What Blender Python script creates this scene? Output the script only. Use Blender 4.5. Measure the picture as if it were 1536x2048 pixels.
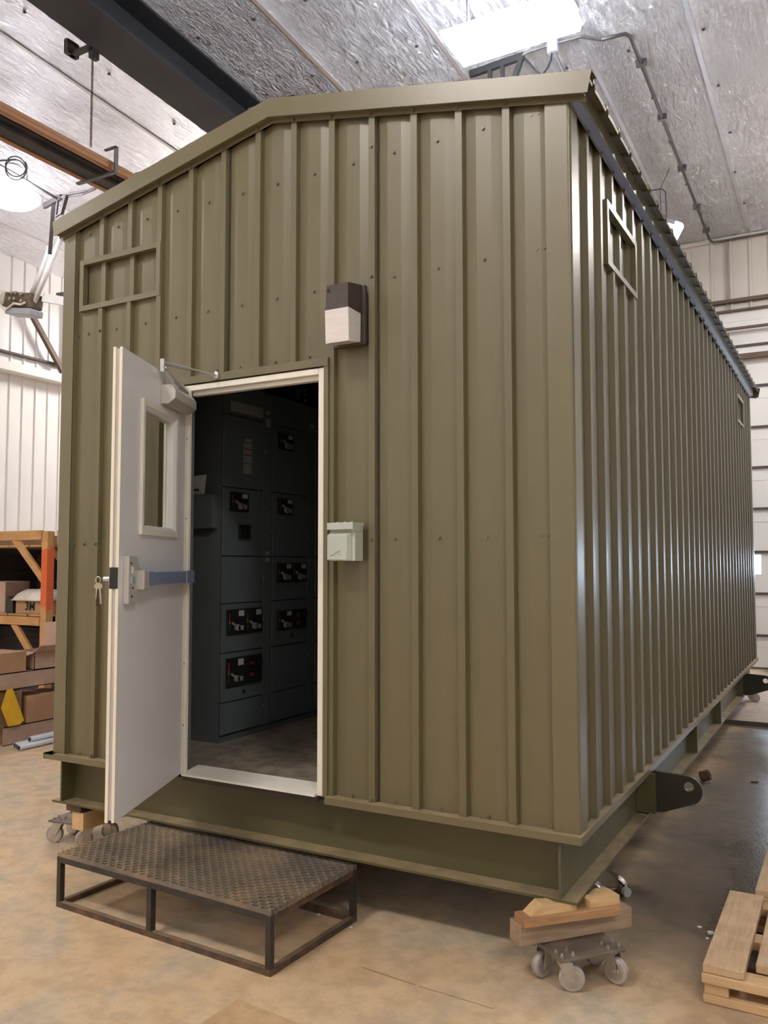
import bpy, bmesh, math, random
from mathutils import Vector, Matrix
random.seed(7)
S = bpy.context.scene
C = S.collection
for o in list(bpy.data.objects): bpy.data.objects.remove(o)

# ------------------------------------------------------------------ camera
YAW, PIT, ROL = math.radians(-28.9777), math.radians(3.4981), math.radians(-0.0533)
cf = Vector((math.sin(YAW)*math.cos(PIT), math.cos(YAW)*math.cos(PIT), math.sin(PIT)))
cr0 = Vector((math.cos(YAW), -math.sin(YAW), 0)); cu0 = cr0.cross(cf)
cr = cr0*math.cos(ROL)+cu0*math.sin(ROL); cu = -cr0*math.sin(ROL)+cu0*math.cos(ROL)
cam = bpy.data.cameras.new('camera'); co = bpy.data.objects.new('camera', cam); C.objects.link(co)
m = Matrix((cr, cu, -cf)).transposed().to_4x4(); m.translation = Vector((1.084, -3.7517, 1.8194))
co.matrix_world = m
cam.sensor_fit = 'VERTICAL'; cam.sensor_height = 32; cam.sensor_width = 24; cam.lens = 1683.44/2048*32
cam.clip_start = .05; cam.clip_end = 200
S.camera = co
# ------------------------------------------------------------------ world, exposure
w = bpy.data.worlds.new('world'); S.world = w; w.use_nodes = True
w.node_tree.nodes['Background'].inputs[0].default_value = (.62, .75, 1, 1)
w.node_tree.nodes['Background'].inputs[1].default_value = .35
S.view_settings.view_transform = 'Standard'; S.view_settings.look = 'None'
S.view_settings.gamma = 1; S.view_settings.use_curve_mapping = False
S.view_settings.exposure = 0.0
LAMP_W = 78.0      # emission strength of the high bay lenses
PANE_W = 16.0       # daylight in the overhead door windows

# ------------------------------------------------------------------ materials
def newmat(name):
    m = bpy.data.materials.new(name); m.use_nodes = True
    nt = m.node_tree; return m, nt, nt.nodes['Principled BSDF']
def N(nt, t, **kw):
    n = nt.nodes.new(t)
    for k, v in kw.items():
        if k in n.inputs: n.inputs[k].default_value = v
        else: setattr(n, k, v)
    return n
def coords(nt, scale=(1,1,1), rot=(0,0,0)):
    tc = N(nt, 'ShaderNodeNewGeometry'); mp = N(nt, 'ShaderNodeMapping')
    mp.inputs['Scale'].default_value = scale; mp.inputs['Rotation'].default_value = rot
    nt.links.new(tc.outputs['Position'], mp.inputs['Vector']); return mp.outputs[0]
def ramp(nt, src, stops):
    r = N(nt, 'ShaderNodeValToRGB'); e = r.color_ramp.elements
    while len(e) < len(stops): e.new(.5)
    for i, (p, c) in enumerate(stops):
        e[i].position = p; e[i].color = (*c, 1) if len(c) == 3 else c
    nt.links.new(src, r.inputs[0]); return r.outputs[0]
def simple(name, c1, c2=None, rough=.5, metal=0, scale=6, stretch=(1,1,1), bump=0, bscale=None, spec=.5, rough2=None, lo=.35, hi=.65, detail=4):
    m, nt, b = newmat(name)
    b.inputs['Roughness'].default_value = rough; b.inputs['Metallic'].default_value = metal
    b.inputs['Specular IOR Level'].default_value = spec
    if c2 is None: c2 = tuple(v*.86 for v in c1)
    v = coords(nt, stretch)
    n = N(nt, 'ShaderNodeTexNoise', Scale=scale, Detail=detail, Roughness=.6); nt.links.new(v, n.inputs['Vector'])
    nt.links.new(ramp(nt, n.outputs[0], [(lo, c1), (hi, c2)]), b.inputs['Base Color'])
    if rough2 is not None:
        mr = N(nt, 'ShaderNodeMapRange'); mr.inputs['From Min'].default_value = lo; mr.inputs['From Max'].default_value = hi
        mr.inputs['To Min'].default_value = rough; mr.inputs['To Max'].default_value = rough2
        nt.links.new(n.outputs[0], mr.inputs[0]); nt.links.new(mr.outputs[0], b.inputs['Roughness'])
    if bump:
        n2 = N(nt, 'ShaderNodeTexNoise', Scale=bscale or scale*4, Detail=5); nt.links.new(v, n2.inputs['Vector'])
        bp = N(nt, 'ShaderNodeBump', Strength=bump, Distance=.01); nt.links.new(n2.outputs[0], bp.inputs['Height'])
        nt.links.new(bp.outputs[0], b.inputs['Normal'])
    return m
def wood(name, c1, c2, axis=0, rough=.7, scale=5):
    m, nt, b = newmat(name); b.inputs['Roughness'].default_value = rough
    st = [14, 14, 14]; st[axis] = 1.1
    tc = N(nt, 'ShaderNodeTexCoord'); mp = N(nt, 'ShaderNodeMapping'); mp.inputs['Scale'].default_value = st
    oi = N(nt, 'ShaderNodeObjectInfo'); ad = N(nt, 'ShaderNodeVectorMath', operation='ADD')
    nt.links.new(tc.outputs['Object'], ad.inputs[0]); nt.links.new(oi.outputs['Random'], ad.inputs[1])
    nt.links.new(ad.outputs[0], mp.inputs['Vector'])
    n = N(nt, 'ShaderNodeTexNoise', Scale=scale, Detail=5, Distortion=.6); nt.links.new(mp.outputs[0], n.inputs['Vector'])
    k = N(nt, 'ShaderNodeTexNoise', Scale=7.0, Detail=2); nt.links.new(tc.outputs['Object'], k.inputs['Vector'])
    base = ramp(nt, n.outputs[0], [(.35, c1), (.68, c2)])
    mx = N(nt, 'ShaderNodeMix', data_type='RGBA'); mx.inputs[0].default_value = .3
    nt.links.new(base, mx.inputs[6]); nt.links.new(ramp(nt, k.outputs[0], [(.35, tuple(v*.65 for v in c2)), (.6, c1)]), mx.inputs[7])
    nt.links.new(mx.outputs[2], b.inputs['Base Color'])
    bp = N(nt, 'ShaderNodeBump', Strength=.25, Distance=.004); nt.links.new(n.outputs[0], bp.inputs['Height'])
    nt.links.new(bp.outputs[0], b.inputs['Normal']); return m
def emit(name, col, s, base=(.8,.8,.8)):
    m, nt, b = newmat(name); b.inputs['Base Color'].default_value = (*base, 1)
    n = N(nt, 'ShaderNodeTexNoise', Scale=3.0); nt.links.new(coords(nt), n.inputs['Vector'])
    nt.links.new(ramp(nt, n.outputs[0], [(.2, col), (.8, tuple(v*.97 for v in col))]), b.inputs['Emission Color'])
    b.inputs['Emission Strength'].default_value = s; return m

OL = (.131, .111, .0545)
M = {}
M['olive'] = simple('olive_paint', OL, tuple(v*.93 for v in OL), rough=.34, rough2=.42, scale=2.2, stretch=(1,1,.35), bump=.02, bscale=3, spec=.75)
M['olive_trim'] = simple('olive_trim_paint', (.145,.124,.064), (.135,.115,.059), rough=.33, scale=3, spec=.75)
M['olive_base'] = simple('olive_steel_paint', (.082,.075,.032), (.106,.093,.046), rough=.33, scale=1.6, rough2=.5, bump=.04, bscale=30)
def dusty(m, dust=(.36,.27,.16), lo=.5, amt=.85):
    nt = m.node_tree; b = nt.nodes['Principled BSDF']
    src = b.inputs['Base Color'].links[0].from_socket
    g = N(nt,'ShaderNodeNewGeometry'); sx = N(nt,'ShaderNodeSeparateXYZ'); nt.links.new(g.outputs['True Normal'], sx.inputs[0])
    mr = N(nt,'ShaderNodeMapRange'); mr.inputs['From Min'].default_value = lo; mr.inputs['From Max'].default_value = .95; mr.inputs['To Max'].default_value = amt
    nt.links.new(sx.outputs[2], mr.inputs[0])
    n = N(nt,'ShaderNodeTexNoise', Scale=9.0, Detail=5); nt.links.new(coords(nt), n.inputs['Vector'])
    mm = N(nt,'ShaderNodeMapRange'); mm.inputs['From Min'].default_value = .3; mm.inputs['From Max'].default_value = .6; mm.inputs['To Min'].default_value = .45
    nt.links.new(n.outputs[0], mm.inputs[0])
    mu = N(nt,'ShaderNodeMath', operation='MULTIPLY'); nt.links.new(mr.outputs[0], mu.inputs[0]); nt.links.new(mm.outputs[0], mu.inputs[1])
    mx = N(nt,'ShaderNodeMix', data_type='RGBA'); nt.links.new(mu.outputs[0], mx.inputs[0]); nt.links.new(src, mx.inputs[6]); mx.inputs[7].default_value = (*dust,1)
    nt.links.new(mx.outputs[2], b.inputs['Base Color'])
    r0 = b.inputs['Roughness'].default_value
    rl = b.inputs['Roughness'].links
    if not rl:
        rr = N(nt,'ShaderNodeMapRange'); rr.inputs['To Min'].default_value = r0; rr.inputs['To Max'].default_value = .8
        nt.links.new(mu.outputs[0], rr.inputs[0]); nt.links.new(rr.outputs[0], b.inputs['Roughness'])
    return m
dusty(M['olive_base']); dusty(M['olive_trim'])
M['olive_dark'] = simple('dark_olive_plate', (.020,.019,.013), (.03,.027,.018), rough=.5, scale=5)  # olive with the lug's shade painted in; sill angle shares it
M['film'] = simple('blue_film', (.30,.34,.50), (.24,.27,.42), rough=.3, scale=1.0)  # blue daylight reflection put into the soffit colour
M['screw'] = simple('screw_paint', (.13,.11,.075), (.2,.18,.14), rough=.4, metal=.3, scale=30)
M['white_door'] = simple('white_door_paint', (.83,.82,.82), (.80,.79,.80), rough=.38, scale=2)
M['cream'] = simple('cream_edge_paint', (.82,.77,.62), (.79,.74,.6), rough=.5, scale=5)  # warm light on the door edge put into its colour
M['lilac'] = simple('edge_channel', (.55,.49,.46), (.5,.45,.42), rough=.5, scale=9)
M['frame_white'] = simple('white_frame_paint', (.84,.81,.72), (.8,.77,.69), rough=.5, scale=8)
M['alu'] = simple('brushed_aluminium', (.62,.62,.63), (.55,.55,.56), rough=.38, metal=.55, scale=12, stretch=(1,1,8))
M['alu_blue'] = simple('film_covered_bar', (.30,.36,.52), (.26,.31,.46), rough=.32, metal=.2, scale=4)  # reflected blue daylight painted into the push bar colour
M['silver'] = simple('silver_paint', (.62,.60,.56), (.56,.54,.5), rough=.42, metal=.2, scale=10)
M['zinc'] = simple('zinc_plated', (.6,.58,.54), (.48,.46,.42), rough=.32, metal=.85, scale=25)
M['chrome'] = simple('key_metal', (.6,.55,.42), (.5,.46,.36), rough=.3, metal=.9, scale=30)
M['black'] = simple('black_plastic', (.012,.012,.013), (.018,.018,.018), rough=.45, scale=20)
M['black_metal'] = simple('black_steel', (.024,.022,.02), (.06,.042,.03), rough=.5, scale=9, lo=.45, hi=.75, bump=.1, bscale=60)
M['rusty'] = simple('rusty_steel', (.05,.036,.026), (.17,.085,.042), rough=.65, scale=14, lo=.38, hi=.7, bump=.15, bscale=80)
M['grate'] = simple('worn_grating', (.13,.118,.105), (.33,.24,.15), rough=.5, metal=.15, scale=3.2, lo=.42, hi=.72, bump=.1, bscale=60)
M['mcc'] = simple('grey_cabinet_paint', (.115,.142,.155), (.107,.133,.146), rough=.42, scale=3)
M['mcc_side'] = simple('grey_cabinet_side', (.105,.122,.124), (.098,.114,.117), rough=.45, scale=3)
M['mcc_gap'] = simple('cabinet_seam', (.02,.022,.024), rough=.7)
M['label'] = simple('label_white', (.52,.53,.52), (.46,.47,.46), rough=.6, scale=15)
M['label_grey'] = simple('label_grey', (.33,.34,.35), (.3,.31,.32), rough=.5, scale=15)
M['red'] = simple('red_print', (.26,.025,.03), rough=.5)
M['yellow_mark'] = simple('yellow_print', (.34,.22,.04), rough=.5)
M['green_mark'] = simple('green_print', (.02,.09,.04), rough=.5)
M['blue_print'] = simple('blue_print', (.03,.08,.42), rough=.5)
M['pilot_red'] = simple('pilot_red_lens', (.14,.02,.02), rough=.3)
M['lever'] = simple('grey_lever', (.30,.31,.30), (.26,.27,.26), rough=.45, scale=20)
M['paper'] = simple('white_paper', (.7,.7,.7), (.62,.62,.63), rough=.8, scale=4, bump=.2, bscale=6)
M['ink'] = simple('black_ink', (.012,.012,.012), rough=.7)
M['vinyl'] = simple('speckled_sheet_floor', (.44,.37,.28), (.22,.19,.155), rough=.4, scale=9, lo=.4, hi=.62, detail=8, bump=.05)
M['liner'] = simple('interior_liner', (.16,.17,.17), rough=.6)
M['bronze'] = simple('bronze_housing', (.045,.032,.028), (.06,.045,.04), rough=.5, scale=30, bump=.1, bscale=150)
M['boxgrey'] = simple('pale_grey_enclosure', (.50,.55,.49), (.46,.51,.45), rough=.42, scale=4)
M['wall_white'] = simple('white_ribbed_sheet', (.84,.82,.81), (.78,.76,.76), rough=.45, scale=.8)
M['wall_grey'] = simple('grey_wall_sheet', (.26,.25,.24), (.22,.21,.2), rough=.6, scale=.8)
M['wall_far'] = simple('far_wall_sheet', (.66,.61,.56), (.60,.56,.52), rough=.45, scale=.8)
M['door_white'] = simple('overhead_door_white', (.84,.83,.82), (.8,.79,.78), rough=.5, scale=1)
M['seam_dark'] = simple('dark_joint', (.10,.075,.07), rough=.7)
M['joint_grey'] = simple('wall_joint', (.34,.29,.26), rough=.6)
M['beam'] = simple('dark_grey_beam', (.035,.038,.046), (.045,.048,.056), rough=.6, scale=2)
M['rail_brown'] = simple('brown_rail', (.42,.20,.085), (.36,.17,.075), rough=.6, scale=3)
M['rail_dark'] = simple('dark_rail', (.03,.028,.028), (.07,.055,.05), rough=.65, scale=3)
M['conduit'] = simple('grey_conduit', (.10,.095,.10), (.14,.13,.13), rough=.45, metal=.5, scale=8)
M['white_tube'] = simple('white_tube', (.85,.84,.83), rough=.4)
M['brown_steel'] = simple('brown_steel', (.14,.085,.06), (.11,.07,.05), rough=.6)
M['card'] = simple('cardboard', (.40,.235,.13), (.34,.195,.105), rough=.85, scale=5)
M['card2'] = simple('pink_cardboard', (.46,.32,.25), (.38,.25,.19), rough=.85, scale=4)
M['card_dark'] = simple('brown_cardboard', (.22,.13,.075), (.17,.10,.06), rough=.85, scale=4)
M['dark_shelf'] = simple('dark_goods', (.03,.027,.032), (.06,.05,.055), rough=.8, scale=3, stretch=(1,1,10))
M['yellow'] = simple('yellow_sheet', (.78,.47,.02), (.66,.37,.015), rough=.6, scale=6)
M['film_bag'] = simple('white_plastic_bag', (.72,.68,.63), (.55,.5,.45), rough=.3, scale=12, bump=.8, bscale=14)
M['orange_spray'] = simple('orange_sprayed_wood', (.62,.115,.03), (.5,.15,.05), rough=.8, scale=9)
M['pipe_grey'] = simple('grey_pipe', (.62,.66,.72), (.55,.6,.66), rough=.35, scale=5)
M['rack_wood'] = wood('rack_pine', (.56,.32,.13), (.44,.23,.085), 0)
M['rack_wood_z'] = wood('rack_pine_upright', (.58,.33,.135), (.46,.24,.09), 2)
M['rack_wood_y'] = wood('rack_pine_long', (.52,.30,.125), (.40,.21,.08), 1)
M['pal_x'] = wood('pallet_pine_x', (.62,.42,.23), (.50,.32,.165), 0)
M['pal_y'] = wood('pallet_pine_y', (.56,.39,.235), (.44,.29,.165), 1)
M['timber'] = wood('weathered_timber', (.40,.29,.19), (.27,.185,.115), 0)
M['board'] = wood('reddish_board', (.46,.255,.12), (.33,.17,.075), 0)
M['shim'] = wood('fresh_pine', (.68,.47,.24), (.56,.36,.16), 0)
M['dolly'] = simple('worn_steel_plate', (.15,.125,.105), (.26,.2,.15), rough=.5, metal=.5, scale=9)
M['tread'] = simple('grey_rubber_tread', (.42,.37,.33), (.34,.3,.27), rough=.5, scale=20)
M['ply'] = wood('plywood', (.46,.36,.28), (.38,.29,.22), 0)
M['chip'] = simple('white_chip', (.75,.8,.78), rough=.7)
M['lamp'] = emit('lamp_lens', (1.0,.945,.88), LAMP_W)
M['lamp_cool'] = emit('lamp_lens_cool', (.84,.91,1.0), LAMP_W*.75)
M['lamp_dome'] = emit('lamp_dome_lens', (.97,.95,1.0), LAMP_W*.30)
M['flood'] = emit('flood_lens', (1,.95,.85), 25)
M['pane'] = emit('daylit_pane', (.62,.78,1.0), PANE_W)
M['lens_wall'] = simple('prismatic_lens', (.74,.71,.68), (.66,.63,.61), rough=.3, scale=14, stretch=(.4,.4,3))
M['knot'] = simple('wire_insulation', (.75,.7,.55), rough=.5)
M['motor'] = simple('motor_brown', (.06,.04,.025), (.16,.11,.065), rough=.55, scale=9)
M['motor_grey'] = simple('motor_grey', (.40,.42,.46), rough=.5)

# glass
def glass(name, col, rough, alpha=None):
    m, nt, b = newmat(name)
    n = N(nt, 'ShaderNodeTexNoise', Scale=2.0); nt.links.new(coords(nt), n.inputs['Vector'])
    nt.links.new(ramp(nt, n.outputs[0], [(.2, col), (.8, tuple(v*.96 for v in col))]), b.inputs['Base Color'])
    b.inputs['Roughness'].default_value = rough; b.inputs['Transmission Weight'].default_value = 1; b.inputs['IOR'].default_value = 1.3
    return m
M['glass'] = glass('door_glass', (.72,.75,.72), .02)
M['clear'] = glass('clear_plastic', (.85,.87,.88), .08)

# foil ceiling
def foil():
    m, nt, b = newmat('foil_insulation')
    b.inputs['Metallic'].default_value = .92; b.inputs['Roughness'].default_value = .3
    v = coords(nt, (1, 1, 1)); v2 = coords(nt, (3.2, .9, 1), (0, 0, .5)); v3 = coords(nt, (1,1,1))
    n1 = N(nt, 'ShaderNodeTexNoise', Scale=1.1, Detail=6, Roughness=.6); nt.links.new(v, n1.inputs['Vector'])
    n2 = N(nt, 'ShaderNodeTexNoise', Scale=4.2, Detail=8, Roughness=.62, Distortion=1.6); nt.links.new(v2, n2.inputs['Vector'])
    n3 = N(nt, 'ShaderNodeTexVoronoi', Scale=3.0); nt.links.new(v3, n3.inputs['Vector'])
    a = N(nt, 'ShaderNodeMath', operation='MULTIPLY_ADD'); a.inputs[1].default_value = 1.6
    nt.links.new(n1.outputs[0], a.inputs[0]); nt.links.new(n2.outputs[0], a.inputs[2])
    a2 = N(nt, 'ShaderNodeMath', operation='MULTIPLY_ADD'); a2.inputs[1].default_value = .25
    nt.links.new(n3.outputs['Distance'], a2.inputs[0]); nt.links.new(a.outputs[0], a2.inputs[2])
    bp = N(nt, 'ShaderNodeBump', Strength=1.0, Distance=.13); nt.links.new(a2.outputs[0], bp.inputs['Height'])
    nt.links.new(bp.outputs[0], b.inputs['Normal'])
    nt.links.new(ramp(nt, n2.outputs[0], [(.3, (.85,.85,.89)), (.7, (.72,.71,.76))]), b.inputs['Base Color'])
    mr = N(nt, 'ShaderNodeMapRange'); mr.inputs['To Min'].default_value = .11; mr.inputs['To Max'].default_value = .3
    nt.links.new(n1.outputs[0], mr.inputs[0]); nt.links.new(mr.outputs[0], b.inputs['Roughness'])
    return m
M['foil'] = foil()
dusty(M['grate'],(.38,.27,.165),.6,.35); dusty(M['rusty'],(.34,.24,.15),.6,.6); dusty(M['black_metal'],(.2,.15,.1),.6,.35)
# floor : dusty concrete with a wet strip along the right of the building
def concrete():
    m, nt, b = newmat('dusty_concrete')
    v = coords(nt)
    n1 = N(nt, 'ShaderNodeTexNoise', Scale=1.3, Detail=7, Roughness=.62, Distortion=.3); nt.links.new(v, n1.inputs['Vector'])
    n2 = N(nt, 'ShaderNodeTexNoise', Scale=7.5, Detail=6, Roughness=.65); nt.links.new(v, n2.inputs['Vector'])
    n3 = N(nt, 'ShaderNodeTexNoise', Scale=60.0, Detail=3); nt.links.new(v, n3.inputs['Vector'])
    c1 = ramp(nt, n1.outputs[0], [(.38, (.59,.395,.22)), (.5, (.57,.425,.275)), (.6, (.44,.395,.315))])
    c2 = ramp(nt, n2.outputs[0], [(.40, (.39,.29,.185)), (.57, (.68,.50,.315))])
    mx = N(nt, 'ShaderNodeMix', data_type='RGBA'); mx.inputs[0].default_value = .45
    nt.links.new(c1, mx.inputs[6]); nt.links.new(c2, mx.inputs[7])
    # wet mask : band in x around .42, y from 1 to 12, ragged
    sp = N(nt, 'ShaderNodeSeparateXYZ'); nt.links.new(v, sp.inputs[0])
    ax = N(nt, 'ShaderNodeMath', operation='MULTIPLY_ADD'); ax.inputs[1].default_value = .7   # x + noise
    nt.links.new(n1.outputs[0], ax.inputs[0]); nt.links.new(sp.outputs[0], ax.inputs[2])
    mr = N(nt, 'ShaderNodeMapRange', interpolation_type='SMOOTHSTEP'); mr.inputs['From Min'].default_value = .35; mr.inputs['From Max'].default_value = .95
    nt.links.new(ax.outputs[0], mr.inputs[0])
    my = N(nt, 'ShaderNodeMapRange', interpolation_type='SMOOTHSTEP'); my.inputs['From Min'].default_value = -.5; my.inputs['From Max'].default_value = 1.1
    nt.links.new(sp.outputs[1], my.inputs[0])
    wet = N(nt, 'ShaderNodeMath', operation='MULTIPLY'); nt.links.new(mr.outputs[0], wet.inputs[0]); nt.links.new(my.outputs[0], wet.inputs[1])
    # dampness plus the building's shade painted into the concrete, right side
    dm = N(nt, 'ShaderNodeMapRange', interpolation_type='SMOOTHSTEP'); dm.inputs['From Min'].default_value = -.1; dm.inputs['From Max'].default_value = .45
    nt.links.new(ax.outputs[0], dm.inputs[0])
    damp_shade = N(nt, 'ShaderNodeMath', operation='MULTIPLY'); nt.links.new(dm.outputs[0], damp_shade.inputs[0]); nt.links.new(my.outputs[0], damp_shade.inputs[1])
    dk = N(nt, 'ShaderNodeMix', data_type='RGBA', blend_type='MULTIPLY'); nt.links.new(damp_shade.outputs[0], dk.inputs[0])
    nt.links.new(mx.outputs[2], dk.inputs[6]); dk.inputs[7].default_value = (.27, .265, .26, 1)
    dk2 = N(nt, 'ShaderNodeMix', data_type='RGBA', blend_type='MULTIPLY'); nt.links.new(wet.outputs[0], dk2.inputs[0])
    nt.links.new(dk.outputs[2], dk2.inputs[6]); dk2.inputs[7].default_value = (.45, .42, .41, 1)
    nt.links.new(dk2.outputs[2], b.inputs['Base Color'])
    rr = N(nt, 'ShaderNodeMapRange'); rr.inputs['To Min'].default_value = .62; rr.inputs['To Max'].default_value = .13
    nt.links.new(wet.outputs[0], rr.inputs[0])
    nt.links.new(rr.outputs[0], b.inputs['Roughness'])
    bp = N(nt, 'ShaderNodeBump', Strength=.25, Distance=.01)
    ad = N(nt, 'ShaderNodeMath', operation='MULTIPLY_ADD'); ad.inputs[1].default_value = .35
    nt.links.new(n3.outputs[0], ad.inputs[0]); nt.links.new(n2.outputs[0], ad.inputs[2])
    nt.links.new(ad.outputs[0], bp.inputs['Height']); nt.links.new(bp.outputs[0], b.inputs['Normal'])
    return m
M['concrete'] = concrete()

# ------------------------------------------------------------------ mesh helpers
ORI = {}
class MB:
    def __init__(s): s.v = []; s.f = []
    def add(s, vs, fs):
        n = len(s.v); s.v += [Vector(v) for v in vs]; s.f += [tuple(i+n for i in f) for f in fs]; return s
    def hexa(s, p):   # 4 bottom ccw, 4 top ccw
        return s.add(p, [(3,2,1,0),(4,5,6,7),(0,1,5,4),(1,2,6,5),(2,3,7,6),(3,0,4,7)])
    def box(s, x0, x1, y0, y1, z0, z1):
        return s.hexa([(x0,y0,z0),(x1,y0,z0),(x1,y1,z0),(x0,y1,z0),(x0,y0,z1),(x1,y0,z1),(x1,y1,z1),(x0,y1,z1)])
    def obox(s, c, size, rot):
        c = Vector(c); h = [k/2 for k in size]
        pts = [(-1,-1,-1),(1,-1,-1),(1,1,-1),(-1,1,-1),(-1,-1,1),(1,-1,1),(1,1,1),(-1,1,1)]
        return s.hexa([c + rot @ Vector((a*h[0], b*h[1], d*h[2])) for a, b, d in pts])
    def bar(s, p0, p1, wd, ht, up=(0,0,1)):
        p0 = Vector(p0); p1 = Vector(p1); d = (p1-p0); L = d.length; d.normalize()
        up = Vector(up); sd = d.cross(up)
        if sd.length < 1e-4: sd = d.cross(Vector((1,0,0)))
        sd.normalize(); u2 = sd.cross(d)
        return s.obox((p0+p1)/2, (L, wd, ht), Matrix((d, -sd, u2)).transposed() if False else Matrix((d, u2.cross(d), u2)).transposed())
    def cyl(s, p0, p1, r, n=12, r2=None):
        p0 = Vector(p0); p1 = Vector(p1); r2 = r if r2 is None else r2
        d = (p1-p0).normalized(); a = d.orthogonal().normalized(); b = d.cross(a)
        vs = []
        for p, rr in ((p0, r), (p1, r2)):
            vs += [p + a*math.cos(2*math.pi*i/n)*rr + b*math.sin(2*math.pi*i/n)*rr for i in range(n)]
        fs = [(i, (i+1)%n, n+(i+1)%n, n+i) for i in range(n)] + [tuple(range(n-1,-1,-1)), tuple(range(n, 2*n))]
        return s.add(vs, fs)
    def tube(s, pts, r, n=8, closed=False):
        pts = [Vector(p) for p in pts]; N_ = len(pts); vs = []; prev = None
        for i, p in enumerate(pts):
            if closed: d = pts[(i+1)%N_]-pts[i-1]
            else: d = pts[min(i+1, N_-1)]-pts[max(i-1, 0)]
            d.normalize()
            a = (prev - d*prev.dot(d)) if prev is not None else d.orthogonal()
            a.normalize(); prev = a; b = d.cross(a)
            vs += [p + a*math.cos(2*math.pi*k/n)*r + b*math.sin(2*math.pi*k/n)*r for k in range(n)]
        fs = []
        for i in range(N_ if closed else N_-1):
            j = (i+1) % N_
            fs += [(i*n+k, i*n+(k+1)%n, j*n+(k+1)%n, j*n+k) for k in range(n)]
        if not closed: fs += [tuple(range(n-1,-1,-1)), tuple(range((N_-1)*n, N_*n))]
        return s.add(vs, fs)
    def prism(s, poly, o, U, V, W):
        o = Vector(o); U = Vector(U); V = Vector(V); W = Vector(W); n = len(poly)
        a = [o + U*p + V*q for p, q in poly]; b = [p + W for p in a]
        return s.add(a+b, [tuple(range(n-1,-1,-1)), tuple(range(n, 2*n))] + [(i, (i+1)%n, n+(i+1)%n, n+i) for i in range(n)])
    def lathe(s, prof, o, ax=(0,0,1), n=20):
        o = Vector(o); d = Vector(ax).normalized(); a = d.orthogonal().normalized(); b = d.cross(a); vs = []
        for r, h in prof:
            vs += [o + d*h + a*math.cos(2*math.pi*i/n)*r + b*math.sin(2*math.pi*i/n)*r for i in range(n)]
        fs = []
        for j in range(len(prof)-1):
            fs += [(j*n+i, j*n+(i+1)%n, (j+1)*n+(i+1)%n, (j+1)*n+i) for i in range(n)]
        fs += [tuple(range(n-1,-1,-1)), tuple(range((len(prof)-1)*n, len(prof)*n))]
        return s.add(vs, fs)
    def build(s, name, mat, parent=None, loc=None, smooth=False, bevel=0):
        me = bpy.data.meshes.new(name); off = Vector((0,0,0))
        if parent is not None: off = ORI.get(parent.name, Vector((0,0,0)))
        elif loc is not None: off = Vector(loc)
        elif s.v:
            lo = Vector([min(v[i] for v in s.v) for i in range(3)]); hi = Vector([max(v[i] for v in s.v) for i in range(3)])
            off = Vector(((lo.x+hi.x)/2, (lo.y+hi.y)/2, lo.z))
        me.from_pydata([v-off for v in s.v], [], s.f); me.update()
        bm = bmesh.new(); bm.from_mesh(me); bmesh.ops.recalc_face_normals(bm, faces=bm.faces); bm.to_mesh(me); bm.free()
        o = bpy.data.objects.new(name, me); C.objects.link(o)
        me.materials.append(M[mat] if isinstance(mat, str) else mat)
        if smooth:
            for p in me.polygons: p.use_smooth = len(p.vertices) == 4
        if parent is not None: o.parent = parent
        else: o.location = off
        ORI[o.name] = off
        if bevel:
            md = o.modifiers.new('bevel', 'BEVEL'); md.width = bevel; md.segments = 2; md.limit_method = 'ANGLE'; md.angle_limit = .7
        return o
def sheet(name, mat, parent, quads, **kw):
    b = MB()
    for q in quads: b.add(q, [tuple(range(len(q)))])
    me_o = b.build(name, mat, parent, **kw); return me_o
def tag(o, label, cat, group=None):
    o['label'] = label; o['category'] = cat
    if group: o['group'] = group
    return o
def struct(o, label=None):
    o['kind'] = 'structure'
    if label: o['label'] = label
    return o
def thing(name, loc, label, cat, group=None, rz=0, local=False):
    o = bpy.data.objects.new(name, None); C.objects.link(o); o.location = loc; o.rotation_euler = (0,0,rz); o.empty_display_size = .1
    ORI[o.name] = Vector((0,0,0)) if local else Vector(loc)
    return tag(o, label, cat, group)
def copy_mesh(src, name, parent, loc=(0,0,0), rot=None):
    c = bpy.data.objects.new(name, src.data); C.objects.link(c); c.parent = parent
    c.location = loc
    if rot: c.rotation_euler = rot
    return c
def copy_tree(o, parent=None):
    c = o.copy(); C.objects.link(c); c.parent = parent
    for ch in o.children: copy_tree(ch, c)
    return c
def text(name, body, mat, parent, size, mtx, extrude=.0006, bold=0):
    cu = bpy.data.curves.new(name, 'FONT'); cu.body = body; cu.size = size; cu.extrude = extrude; cu.align_x = 'CENTER'; cu.align_y = 'CENTER'
    cu.offset = bold; cu.resolution_u = 3
    t = bpy.data.objects.new(name+'_tmp', cu); C.objects.link(t)
    dg = bpy.context.evaluated_depsgraph_get(); me = bpy.data.meshes.new_from_object(t.evaluated_get(dg))
    bpy.data.objects.remove(t); me.name = name
    me.transform(mtx); o = bpy.data.objects.new(name, me); C.objects.link(o); me.materials.clear(); me.materials.append(M[mat]); o.parent = parent
    return o
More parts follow.
